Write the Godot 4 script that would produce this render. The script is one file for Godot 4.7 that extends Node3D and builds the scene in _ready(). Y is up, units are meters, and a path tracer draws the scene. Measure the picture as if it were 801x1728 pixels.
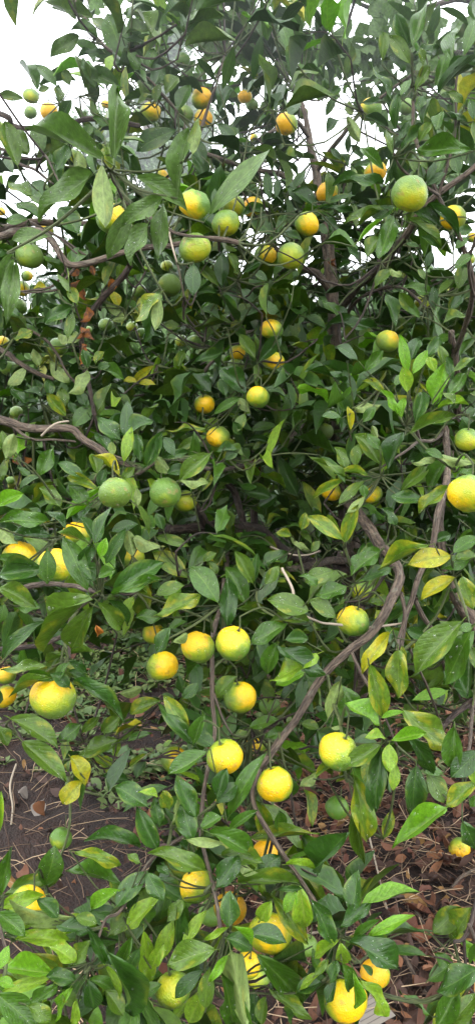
extends Node3D
# A citrus grove on an overcast, wet day: boughs with ripening mandarins close to the eye,
# more trees behind, brown leaf litter below, a ginkgo and pale trees against a white sky.

const FOCAL := 1330.0          # focal length in photo pixels (801 x 1728)
const UP := Vector3.UP
var eye := Transform3D()
var rng := RandomNumberGenerator.new()
var noise := FastNoiseLite.new()
var mats := {}
var leaf_hi: Array[ArrayMesh] = []
var leaf_wet: Array[ArrayMesh] = []
var leaf_lo: Array[ArrayMesh] = []
var dry_meshes: Array[ArrayMesh] = []
var fan_meshes: Array[ArrayMesh] = []
var drop_mat: StandardMaterial3D
var bark: StandardMaterial3D
var bark_dark: StandardMaterial3D
var bark_pale: StandardMaterial3D
var green_twig: StandardMaterial3D
var trees := {}                # key -> Node3D
var joints := []               # [position, tree key, radius] along every branch
var front := {}                # what stands in front, in coarse cells of the view: cell -> depth
var leaf_lists := {}           # key -> [[size, twig node, transform, kind, wet]]


# ---------------------------------------------------------------- placing
func at(x: float, y: float, d: float) -> Vector3:
	return eye * Vector3((x - 400.5) / FOCAL * d, -(y - 864.0) / FOCAL * d, -d)

func seen_at(p: Vector3) -> Vector3:   # where a point shows in the photo, and how deep it lies
	var q := eye.affine_inverse() * p
	var d := maxf(-q.z, 0.01)
	return Vector3(400.5 + q.x / d * FOCAL, 864.0 - q.y / d * FOCAL, -q.z)

func ground_height(x: float, z: float) -> float:
	var near := clampf(1.0 - Vector2(x, z + 2.5).length() / 14.0, 0.15, 1.0)
	return (noise.get_noise_2d(x * 55.0, z * 55.0) * 0.035 + noise.get_noise_2d(x * 240.0 + 90.0, z * 240.0) * 0.012) * near

func on_ground(x: float, y: float) -> Vector3:
	var dir := (at(x, y, 1.0) - eye.origin)
	var t := -eye.origin.y / dir.y
	var p := eye.origin + dir * t
	p.y = ground_height(p.x, p.z)
	return p

func tag(o: Node, label: String, category: String, group := "", kind := "") -> void:
	if label: o.set_meta("label", label)
	if category: o.set_meta("category", category)
	if group: o.set_meta("group", group)
	if kind: o.set_meta("kind", kind)

func piece(called: String, m: Mesh, mat: Material, parent: Node, where := Transform3D()) -> MeshInstance3D:
	var o := MeshInstance3D.new()
	o.name = called
	o.mesh = m
	if mat:
		for s in m.get_surface_count():
			o.set_surface_override_material(s, mat)
	o.transform = where
	o.cast_shadow = GeometryInstance3D.SHADOW_CASTING_SETTING_ON
	parent.add_child(o, true)
	return o

func rnd(a: float, b: float) -> float:
	return rng.randf_range(a, b)

func any_dir() -> Vector3:
	var v := Vector3(rnd(-1, 1), rnd(-1, 1), rnd(-1, 1))
	return v.normalized() if v.length() > 0.05 else UP


# ---------------------------------------------------------------- materials
func lerp3(a: Color, b: Color, t: float) -> Color:
	return a.lerp(b, clampf(t, 0.0, 1.0))

func leaf_material(called: String, base: Color, vein: Color, patch: Color, patchy: float, rough: float, light_through: float, sd: int) -> void:
	var w := 96
	var h := 192
	var im := Image.create(w, h, false, Image.FORMAT_RGB8)
	noise.seed = sd
	for j in h:
		var v := (j + 0.5) / h
		for i in w:
			var u := (i + 0.5) / w - 0.5
			var c := base
			var n := noise.get_noise_2d(i * 2.1, j * 2.1)
			var f := noise.get_noise_2d(i * 9.0 + 300.0, j * 9.0)
			c = c * (1.0 + 0.20 * n + 0.10 * f)
			var side := fposmod((v - absf(u) * 0.75) * 9.0 + 0.15 * n, 1.0)
			var sv := exp(-pow((side - 0.5) / 0.10, 2.0))
			c = lerp3(c, vein, 0.20 * sv * (1.0 - absf(u) * 1.5))
			if patchy != 0.0:
				# chlorosis: yellow between the veins, starting at the margin
				var m := noise.get_noise_2d(i * 0.8 + 40.0, j * 0.45) * 1.1 + absf(u) * 0.9 - 0.12 * sv - 0.45 - 0.45 * exp(-pow(u / 0.10, 2.0)) + patchy + 0.10
				c = lerp3(c, patch * (1.0 + 0.15 * f), 0.85 * smoothstep(-0.35, 0.45, m))
			c = lerp3(c, vein, 0.75 * exp(-pow(u / 0.018, 2.0)))
			c = lerp3(c, vein, 0.35 * smoothstep(0.46, 0.5, absf(u)))
			if noise.get_noise_2d(i * 16.0 + 700.0, j * 16.0 + 55.0) > 0.62:
				c = lerp3(c, Color(0.30, 0.25, 0.12), 0.45)
			im.set_pixel(i, j, c.clamp())
	var m := StandardMaterial3D.new()
	m.resource_name = "leaf " + called
	m.albedo_texture = ImageTexture.create_from_image(im)
	m.roughness = rough
	m.metallic_specular = 0.46
	m.heightmap_enabled = true
	m.heightmap_texture = mats["vein_relief"]
	m.heightmap_scale = 0.08
	m.backlight_enabled = true
	m.backlight = Color(0.85, 1.0, 0.35) * light_through
	m.cull_mode = BaseMaterial3D.CULL_DISABLED
	mats[called] = m

func vein_relief() -> ImageTexture:
	var w := 128
	var h := 256
	var im := Image.create(w, h, false, Image.FORMAT_RGB8)
	for j in h:
		var v := (j + 0.5) / h
		for i in w:
			var u := (i + 0.5) / w - 0.5
			var n := noise.get_noise_2d(i * 3.0, j * 3.0)
			var side := fposmod((v - absf(u) * 0.75) * 9.0 + 0.15 * n, 1.0)
			var q := 0.55 + 0.22 * n + 0.12 * noise.get_noise_2d(i * 14.0, j * 14.0)
			q -= 0.22 * exp(-pow((side - 0.5) / 0.14, 2.0))
			q -= 0.4 * exp(-pow(u / 0.03, 2.0))
			im.set_pixel(i, j, Color(q, q, q).clamp())
	return ImageTexture.create_from_image(im)

func bark_material(called: String, dark: Color, pale: Color) -> StandardMaterial3D:
	var w := 96
	var h := 256
	var im := Image.create(w, h, false, Image.FORMAT_RGB8)
	var bump := Image.create(w, h, false, Image.FORMAT_RGB8)
	for j in h:
		for i in w:
			var a := TAU * i / w
			var q := noise.get_noise_3d(cos(a) * 60.0, sin(a) * 60.0, j * 1.1)
			var fine := noise.get_noise_3d(cos(a) * 190.0, sin(a) * 190.0, j * 5.0)
			var t := clampf(0.5 + 0.9 * q + 0.4 * fine, 0.0, 1.0)
			var c := dark.lerp(pale, t)
			if noise.get_noise_3d(cos(a) * 25.0 + 90.0, sin(a) * 25.0, j * 1.5) > 0.35:
				c = c.lerp(Color(0.50, 0.52, 0.45), 0.35)      # lichen
			im.set_pixel(i, j, c)
			bump.set_pixel(i, j, Color(t, t, t))
	var m := StandardMaterial3D.new()
	m.resource_name = called
	m.albedo_texture = ImageTexture.create_from_image(im)
	m.roughness = 0.75
	m.heightmap_enabled = true
	m.heightmap_texture = ImageTexture.create_from_image(bump)
	m.heightmap_scale = 0.25
	m.uv1_scale = Vector3(1, 4, 1)
	return m

func flat_material(called: String, c: Color, rough: float) -> StandardMaterial3D:
	var m := StandardMaterial3D.new()
	m.resource_name = called
	m.albedo_color = c
	m.roughness = rough
	return m

func tinted_material(called: String, rough: float, through := 0.0) -> StandardMaterial3D:
	var m := StandardMaterial3D.new()
	m.resource_name = called
	m.vertex_color_use_as_albedo = true
	m.roughness = rough
	if through > 0.0:
		m.backlight_enabled = true
		m.backlight = Color(0.85, 1.0, 0.4) * through
	m.cull_mode = BaseMaterial3D.CULL_DISABLED
	return m

func make_materials() -> void:
	noise.frequency = 0.02
	noise.fractal_octaves = 3
	mats["vein_relief"] = vein_relief()
	#              name  base                       vein                       patch                    patchy rough through
	leaf_material("d", Color(0.145, 0.265, 0.060), Color(0.28, 0.40, 0.14), Color(0.40, 0.42, 0.10), 0.0, 0.28, 0.40, 11)
	leaf_material("d2", Color(0.175, 0.300, 0.085), Color(0.32, 0.43, 0.17), Color(0.40, 0.44, 0.12), -0.45, 0.36, 0.40, 31)
	leaf_material("m", Color(0.220, 0.350, 0.080), Color(0.36, 0.47, 0.18), Color(0.45, 0.47, 0.12), 0.0, 0.29, 0.50, 12)
	leaf_material("m2", Color(0.265, 0.370, 0.090), Color(0.38, 0.47, 0.18), Color(0.50, 0.50, 0.12), -0.25, 0.36, 0.50, 32)
	leaf_material("b", Color(0.370, 0.545, 0.110), Color(0.52, 0.62, 0.24), Color(0.60, 0.60, 0.14), 0.0, 0.34, 0.70, 13)
	leaf_material("b2", Color(0.430, 0.560, 0.130), Color(0.56, 0.62, 0.24), Color(0.62, 0.60, 0.14), -0.40, 0.38, 0.70, 33)
	leaf_material("u", Color(0.430, 0.510, 0.270), Color(0.53, 0.58, 0.36), Color(0.52, 0.54, 0.26), -0.25, 0.50, 0.55, 14)
	leaf_material("y", Color(0.320, 0.430, 0.110), Color(0.42, 0.50, 0.18), Color(0.58, 0.56, 0.12), -0.02, 0.36, 0.60, 15)
	leaf_material("Y", Color(0.540, 0.560, 0.110), Color(0.48, 0.52, 0.18), Color(0.66, 0.61, 0.11), 0.12, 0.40, 0.60, 16)
	leaf_material("g", Color(0.290, 0.390, 0.180), Color(0.40, 0.49, 0.28), Color(0.46, 0.47, 0.2), 0.0, 0.42, 0.55, 17)
	leaf_material("k", Color(0.330, 0.210, 0.130), Color(0.48, 0.32, 0.18), Color(0.60, 0.36, 0.14), 0.35, 0.70, 0.30, 18)
	leaf_material("o", Color(0.560, 0.330, 0.130), Color(0.46, 0.26, 0.10), Color(0.66, 0.42, 0.14), 0.40, 0.55, 0.60, 19)
	leaf_material("fan", Color(0.350, 0.450, 0.260), Color(0.40, 0.50, 0.30), Color(0.5, 0.55, 0.2), 0.0, 0.55, 0.8, 20)
	noise.seed = 7
	bark = bark_material("bark", Color(0.20, 0.160, 0.13), Color(0.44, 0.38, 0.32))
	bark_dark = bark_material("dark wet bark", Color(0.15, 0.115, 0.095), Color(0.33, 0.27, 0.23))
	bark_pale = flat_material("weathered dead wood", Color(0.62, 0.57, 0.50), 0.8)
	green_twig = bark_material("green twig", Color(0.22, 0.27, 0.13), Color(0.38, 0.42, 0.22))
	drop_mat = StandardMaterial3D.new()
	drop_mat.resource_name = "water"
	drop_mat.albedo_color = Color(1, 1, 1, 0.06)
	drop_mat.transparency = BaseMaterial3D.TRANSPARENCY_ALPHA
	drop_mat.roughness = 0.04
	drop_mat.metallic_specular = 0.6
	mats["dead"] = tinted_material("dead leaf", 0.75, 0.15)
	mats["far"] = tinted_material("far foliage", 0.6, 0.5)


# ---------------------------------------------------------------- leaf shapes: base at the origin, tip at +Y, upper face +Z, length 1, full width 1
func blade_width(t: float, belly: float) -> float:
	var w := pow(sin(PI * pow(t, belly)), 0.74)
	if t > 0.78: w *= lerpf(1.0, 0.72, (t - 0.78) / 0.22)
	return 0.5 * w

func blade(steps: int, across: int, fold: float, curl: float, wave: float, twist: float, belly: float, sd: float, drops: int) -> ArrayMesh:
	var st := SurfaceTool.new()
	st.begin(Mesh.PRIMITIVE_TRIANGLES)
	st.set_smooth_group(0)
	var surface_at := func(t: float, s: float) -> Vector3:      # s from -1 to 1 across
		var w := blade_width(t, belly)
		var x := s * w
		var z := absf(s) * w * fold - curl * t * t + wave * s * absf(s) * sin(t * 9.0 + sd + s * 1.3) + 0.02 * sin(t * 5.0 + sd)
		var ang := twist * (t - 0.3) * s
		z += ang * w
		var bend := 0.05 * sin(t * PI * 1.1 + sd)
		return Vector3(x + bend * t, lerpf(0.0, 1.0, t) - 0.35 * curl * curl * t * t * t, z)
	var cols := across * 2 + 1
	for j in steps + 1:
		var t := lerpf(0.02, 1.0, float(j) / steps)
		for i in cols:
			var s := -1.0 + 2.0 * i / (cols - 1)
			st.set_uv(Vector2(0.5 + s * 0.5 * clampf(blade_width(t, belly) / 0.5 + 0.15, 0.0, 1.0) * 0.98, t))
			st.add_vertex(surface_at.call(t, s))
	for j in steps:
		for i in cols - 1:
			var a := j * cols + i
			for k in [a, a + cols, a + 1, a + 1, a + cols, a + cols + 1]: st.add_index(k)
	# stalk of the leaf
	var n0 := (steps + 1) * cols
	var top: Vector3 = surface_at.call(0.04, 0.0)
	for e in [[Vector3(0, -0.11, -0.02), 0.010], [Vector3(0, -0.04, 0.0), 0.009], [top, 0.008]]:
		for k in 3:
			var a := TAU * k / 3.0
			st.set_uv(Vector2(0.5, 0.3))
			st.add_vertex(e[0] + Vector3(cos(a) * e[1] * 2.3, 0, sin(a) * e[1]))
	for j in 2:
		for k in 3:
			var a := n0 + j * 3 + k
			var b := n0 + j * 3 + (k + 1) % 3
			for q in [a, b, a + 3, b, b + 3, a + 3]: st.add_index(q)
	st.generate_normals()
	var mesh := st.commit()
	if drops:
		var ds := SurfaceTool.new()
		ds.begin(Mesh.PRIMITIVE_TRIANGLES)
		ds.set_smooth_group(0)
		var n := 0
		for q in drops:
			var t := rnd(0.12, 0.92)
			var s := rnd(-0.85, 0.85)
			var c: Vector3 = surface_at.call(t, s)
			var dx: Vector3 = (surface_at.call(t, s + 0.05) - c).normalized()
			var dy: Vector3 = (surface_at.call(t + 0.02, s) - c).normalized()
			var r := rnd(0.007, 0.014) * (1.7 if rng.randf() < 0.22 else 1.0)
			n = dome(ds, n, c, dx * r * 2.3, dy * r * rnd(0.9, 1.5), dx.cross(dy).normalized() * r * 0.75)
		ds.generate_normals()
		ds.set_material(drop_mat)
		ds.commit(mesh)
	return mesh

func dome(st: SurfaceTool, n: int, c: Vector3, ax: Vector3, ay: Vector3, az: Vector3) -> int:
	for ring in [[1.0, -0.1], [0.78, 0.62]]:
		for k in 6:
			var a := TAU * k / 6.0
			st.add_vertex(c + ax * cos(a) * ring[0] + ay * sin(a) * ring[0] + az * ring[1])
	st.add_vertex(c + az)
	for k in 6:
		var l := (k + 1) % 6
		for q in [k, k + 6, l, l, k + 6, l + 6, k + 6, 12, l + 6]: st.add_index(n + q)
	return n + 13

func fan(sd: float) -> ArrayMesh:      # a ginkgo leaf: a notched fan on a thin stalk
	var st := SurfaceTool.new()
	st.begin(Mesh.PRIMITIVE_TRIANGLES)
	st.set_smooth_group(0)
	var n := 12
	for ring in 3:
		for i in n + 1:
			var s := -1.0 + 2.0 * i / n
			var a := s * 1.05
			var edge := 1.0 - 0.28 * exp(-pow(s / 0.10, 2.0)) + 0.05 * sin(i * 2.6 + sd) - 0.12 * pow(absf(s), 4.0)
			var r: float = [0.05, 0.55, 1.0][ring] * (edge if ring == 2 else 1.0)
			st.set_uv(Vector2(0.5 + 0.4 * s, 0.1 + 0.8 * r))
			st.add_vertex(Vector3(sin(a) * r * 0.62, cos(a) * r * 0.85 , 0.10 * r * cos(s * 3.0 + sd) + 0.04 * sin(i * 2.0 + sd) * r - 0.15 * r * r))
	for j in 2:
		for i in n:
			var a := j * (n + 1) + i
			for k in [a, a + n + 1, a + 1, a + 1, a + n + 1, a + n + 2]: st.add_index(k)
	var n0 := 3 * (n + 1)
	for e in [Vector3(0.05, -0.6, 0.05), Vector3(0, -0.25, 0.02), Vector3(0, 0.06, 0)]:
		for k in 3:
			st.set_uv(Vector2(0.5, 0.3))
			st.add_vertex(e + Vector3(cos(TAU * k / 3.0), 0, sin(TAU * k / 3.0)) * 0.014)
	for j in 2:
		for k in 3:
			var a := n0 + j * 3 + k
			var b := n0 + j * 3 + (k + 1) % 3
			for q in [a, b, a + 3, b, b + 3, a + 3]: st.add_index(q)
	st.generate_normals()
	return st.commit()

func make_leaf_shapes() -> void:
	for k in 14:
		var fold := rnd(0.08, 0.75)
		var curl := rnd(-0.12, 0.46)
		var wave := rnd(0.02, 0.11)
		var twist := rnd(-0.7, 0.7)
		var belly := rnd(0.96, 1.14)
		var sd := rnd(0.0, 6.0)
		leaf_hi.append(blade(10, 3, fold, curl, wave, twist, belly, sd, 0))
		leaf_wet.append(blade(10, 3, fold, curl, wave, twist, belly, sd, 16))
		leaf_lo.append(blade(6, 1, fold, curl, wave, twist, belly, sd, 0))
	for k in 4:
		dry_meshes.append(blade(8, 3, rnd(0.8, 1.3), rnd(0.2, 0.6), rnd(0.12, 0.2), rnd(-1.2, 1.2), 0.9, k * 1.7, 0))
	for k in 4:
		fan_meshes.append(fan(k * 1.9))


# ---------------------------------------------------------------- tubes
func curve_points(pts: Array, per: int) -> Array:      # Catmull-Rom through the points
	var out := []
	for i in pts.size() - 1:
		var p0: Vector3 = pts[maxi(i - 1, 0)]
		var p1: Vector3 = pts[i]
		var p2: Vector3 = pts[i + 1]
		var p3: Vector3 = pts[mini(i + 2, pts.size() - 1)]
		for k in per:
			out.append(p1.cubic_interpolate(p2, p0, p3, float(k) / per))
	out.append(pts[-1])
	return out

func tube(st: SurfaceTool, n: int, line: Array, r0: float, r1: float, sides: int, origin: Vector3, rough := 0.0, radii := []) -> int:
	var ref := any_dir()
	var along := 0.0
	for i in line.size():
		var f: Vector3 = (line[mini(i + 1, line.size() - 1)] - line[maxi(i - 1, 0)]).normalized()
		var x := (ref - f * ref.dot(f)).normalized()
		ref = x
		var y := f.cross(x)
		if i: along += line[i].distance_to(line[i - 1])
		var r: float = radii[i] if radii.size() else lerpf(r0, r1, float(i) / (line.size() - 1))
		for k in sides + 1:
			var a := TAU * (k % sides) / sides
			var q := r
			if rough > 0.0:
				q *= 1.0 + rough * noise.get_noise_3d(line[i].x * 350.0 + cos(a) * 22.0, line[i].y * 350.0 + sin(a) * 22.0, line[i].z * 350.0)
			st.set_uv(Vector2(float(k) / sides, along))
			st.add_vertex(line[i] - origin + (x * cos(a) + y * sin(a)) * q)
	var m: int = sides + 1
	for i in line.size() - 1:
		for k in sides:
			var a: int = n + i * m + k
			for q in [a, a + 1, a + m, a + 1, a + m + 1, a + m]: st.add_index(q)
	# rounded end
	st.set_uv(Vector2(0.5, along))
	st.add_vertex(line[-1] - origin + (line[-1] - line[-2]).normalized() * r1)
	var e := n + line.size() * m
	for k in sides:
		for q in [n + (line.size() - 1) * m + k, n + (line.size() - 1) * m + k + 1, e]: st.add_index(q)
	return e + 1

func begin_tool() -> SurfaceTool:
	var st := SurfaceTool.new()
	st.begin(Mesh.PRIMITIVE_TRIANGLES)
	st.set_smooth_group(0)
	return st

func branch(key: String, called: String, pts: Array, w0: float, w1: float, mat: Material = null, joints_too := true) -> MeshInstance3D:
	# pts: (photo x, photo y, depth); w0, w1: widths in photo pixels at the two ends
	var line := []
	for p in pts: line.append(at(p.x, p.y, p.z))
	var radii := []
	for i in pts.size(): radii.append(lerpf(w0, w1, float(i) / (pts.size() - 1)) * pts[i].z / FOCAL / 2.0)
	return branch_in_world(key, called, line, radii[0], radii[-1], mat, joints_too, radii)

func branch_in_world(key: String, called: String, pts: Array, r0: float, r1: float, mat: Material = null, joints_too := true, given := []) -> MeshInstance3D:
	var line := curve_points(pts, 7)
	var radii := []
	for i in line.size():
		var t := float(i) / (line.size() - 1)
		if given.size():
			var q := t * (given.size() - 1)
			var k := mini(int(q), given.size() - 2)
			radii.append(lerpf(given[k], given[k + 1], q - k))
		else: radii.append(lerpf(r0, r1, t))
		radii[-1] *= 1.0 + 0.10 * noise.get_noise_2d(i * 23.0, r0 * 9000.0)
	for i in range(1, line.size() - 1):       # gnarled
		line[i] += Vector3(noise.get_noise_2d(line[i].y * 260.0, line[i].x * 260.0), noise.get_noise_2d(line[i].z * 260.0 + 50.0, line[i].x * 260.0), noise.get_noise_2d(line[i].x * 260.0 + 99.0, line[i].y * 260.0)) * minf(r0 * 0.8, 0.008)
	var st := begin_tool()
	tube(st, 0, line, r0, r1, 10 if r0 > 0.006 else 6, line[0], 0.35, radii)
	st.generate_normals()
	if joints_too:
		for i in line.size():
			joints.append([line[i], key, lerpf(r0, r1, float(i) / line.size())])
			var sp := seen_at(line[i])
			if r0 > 0.005 and not (sp.y > 530.0 and sp.y < 862.0 and sp.x > 240.0) and not (sp.x > 340.0 and sp.x < 420.0 and sp.y > 880.0 and sp.y < 1030.0) and not (sp.x > 470.0 and sp.x < 610.0 and sp.y < 395.0) and sp.y > 170.0:
				for k in 3: stand(line[i].lerp(line[maxi(i - 1, 0)], k / 3.0))
	return piece(called, st.commit(), mat if mat else bark, trees[key], Transform3D(Basis(), line[0] - trees[key].position))

func nearest_joint(p: Vector3) -> Array:
	var best := []
	var least := 1e9
	for j in joints:
		var d: float = p.distance_squared_to(j[0])
		if d < least:
			least = d
			best = j
	return best

func new_tree(key: String, called: String, where: Vector3, label: String) -> void:
	var t := Node3D.new()
	t.name = called
	t.position = where
	add_child(t, true)
	tag(t, label, "tree")
	trees[key] = t
	leaf_lists[key] = []


# ---------------------------------------------------------------- leaves on twigs
func leaf_place(base: Vector3, tip: Vector3, apparent: float, kind: String, upward: float) -> Transform3D:
	var y := tip - base
	var length := y.length()
	var yn := y / length
	var view := (eye.origin - (base + tip) * 0.5).normalized()
	var n := view * (1.0 - upward) + UP * upward + any_dir() * 0.22
	n = (n - yn * n.dot(yn)).normalized()
	var facing := n.dot(view)
	if facing < 0.45:
		n = n + view * 0.6
		n = (n - yn * n.dot(yn)).normalized()
		facing = absf(n.dot(view))
	if kind == "u": n = -n
	var w := clampf(apparent / clampf(facing, 0.82, 1.0), 0.24 * length, 0.60 * length)
	return Transform3D(Basis(yn.cross(n) * w, yn * length, n * length), base)

func add_shoot(depth: float, origin: Vector3, rows: Array) -> void:
	# rows: [base, tip, apparent width in metres, kind]
	var j := nearest_joint(origin)
	var key: String = j[1]
	var twig_mesh := begin_tool()
	var n := 0
	var far: Vector3 = j[0]
	if far.distance_to(origin) > 0.4: far = origin + (far - origin).normalized() * 0.3
	var mid := (origin + far) * 0.5 + Vector3(rnd(-0.02, 0.02), -0.05 * origin.distance_to(far), rnd(-0.02, 0.02))
	n = tube(twig_mesh, n, curve_points([far, mid, origin], 4), 0.0030, 0.0018, 5, origin)
	for r in rows:
		var b: Vector3 = r[0] - (r[1] - r[0]) * 0.09
		if b.distance_to(origin) > 0.008:
			n = tube(twig_mesh, n, curve_points([origin, (origin + b) * 0.5 + Vector3(0, -0.08 * origin.distance_to(b), 0), b], 3), 0.0017, 0.0011, 4, origin)
	twig_mesh.generate_normals()
	var tw := piece("twig", twig_mesh.commit(), green_twig, trees[key], Transform3D(Basis(), origin - trees[key].position))
	joints.append([origin, key, 0.002])
	for r in rows:
		for k in 7: stand(r[0].lerp(r[1], 0.1 + 0.13 * k))
		leaf_lists[key].append([leaf_size(r[0], r[1]) + 100.0, tw, leaf_place(r[0], r[1], r[2], r[3], 0.42), r[3], true])

func stand(p: Vector3) -> void:          # note that something to be seen stands here
	var s := seen_at(p)
	var c := Vector2i(int(floor(s.x / 11.0)), int(floor(s.y / 11.0)))
	front[c] = maxf(front.get(c, 0.0), s.z)

func crowds(p: Vector3) -> bool:         # whether a leaf here would cover it
	var s := seen_at(p)
	var d: float = front.get(Vector2i(int(floor(s.x / 11.0)), int(floor(s.y / 11.0))), 0.0)
	return s.z < d + 0.01

func leaf_size(a: Vector3, b: Vector3) -> float:
	var p := seen_at((a + b) * 0.5)
	if p.x < -60 or p.x > 860 or p.y < -60 or p.y > 1790 or p.z < 0.2: return 0.0
	return a.distance_to(b) / p.z

func random_kind() -> String:
	var q := rng.randf()
	return "d" if q < 0.50 else "m" if q < 0.84 else "b" if q < 0.91 else "y" if q < 0.955 else "u" if q < 0.99 else "Y"

func wild_shoot(origin: Vector3, key: String, j: Array, scale: float) -> void:
	var dir := (UP * rnd(0.15, 1.0) + any_dir() * 0.9).normalized()
	var length := rnd(0.08, 0.17) * scale
	var droop := Vector3(0, -rnd(0.0, 0.05), 0)
	var pts := [origin, origin + dir * length * 0.5, origin + dir * length + droop]
	var line := curve_points(pts, 4)
	var st := begin_tool()
	var n := tube(st, 0, line, 0.0022, 0.0012, 4, origin)
	var far: Vector3 = j[0]
	if far.distance_to(origin) > 0.45: far = origin + (far - origin).normalized() * 0.3
	tube(st, n, curve_points([far, (far + origin) * 0.5 - Vector3(0, 0.03, 0), origin], 3), 0.003, 0.0022, 4, origin)
	st.generate_normals()
	var tw := piece("twig", st.commit(), bark_dark if rng.randf() < 0.4 else green_twig, trees[key], Transform3D(Basis(), origin - trees[key].position))
	var count := rng.randi_range(5, 9)
	var turn := rnd(0.0, TAU)
	var side := dir.cross(any_dir()).normalized()
	var kind0 := random_kind()
	for k in count:
		var t := float(k + 1) / count
		var b: Vector3 = line[int(t * (line.size() - 1))]
		turn += 2.4 + rnd(-0.3, 0.3)
		var out := side.rotated(dir, turn)
		var ax := (out * rnd(0.5, 0.95) + dir * rnd(0.3, 1.0) - UP * rnd(0.0, 0.4)).normalized()
		var l := rnd(0.070, 0.118) * scale
		var base := b + ax * l * 0.11
		var nrm := UP + dir * 0.3 + any_dir() * 0.55
		nrm = (nrm - ax * nrm.dot(ax)).normalized()
		var kind := kind0 if rng.randf() < 0.5 else random_kind()
		if kind == "u": kind = "m"
		if crowds(base) or crowds(base + ax * l * 0.33) or crowds(base + ax * l * 0.66) or crowds(base + ax * l) or crowds(base + ax * l * 0.5 + nrm.cross(ax) * l * 0.2) or crowds(base + ax * l * 0.5 - nrm.cross(ax) * l * 0.2): continue
		leaf_lists[key].append([leaf_size(base, base + ax * l), tw, Transform3D(Basis(ax.cross(nrm) * l * rnd(0.26, 0.36), ax * l, nrm * l), base), kind, false])

func hang_leaves() -> void:
	# the 300 leaves of each tree that show largest are pieces of their own, the others one mass
	for key in leaf_lists:
		var list: Array = leaf_lists[key]
		list.sort_custom(func(a, b): return a[0] > b[0])
		var tools := {}
		for i in list.size():
			var l: Array = list[i]
			if l[3] in ["d", "m", "b"] and rng.randf() < 0.5: l[3] += "2"
			if i < 300:
				var wet: bool = l[4]
				var meshes := leaf_wet if wet else leaf_hi
				var o := MeshInstance3D.new()
				o.name = "leaf"
				o.mesh = meshes[rng.randi() % meshes.size()]
				o.set_surface_override_material(0, mats[l[3]])
				var tr: Transform3D = l[2]
				tr.origin -= l[1].position + trees[key].position
				o.transform = tr
				l[1].add_child(o, true)
			else:
				if not tools.has(l[3]):
					tools[l[3]] = begin_tool()
				var tr: Transform3D = l[2]
				tr.origin -= trees[key].position
				tools[l[3]].append_from(leaf_lo[rng.randi() % leaf_lo.size()], 0, tr)
		if tools.size():
			var mesh := ArrayMesh.new()
			for k in tools:
				tools[k].set_material(mats[k])
				tools[k].commit(mesh)
			var mass := piece("foliage", mesh, null, trees[key])
			mass.set_meta("kind", "stuff")


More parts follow.
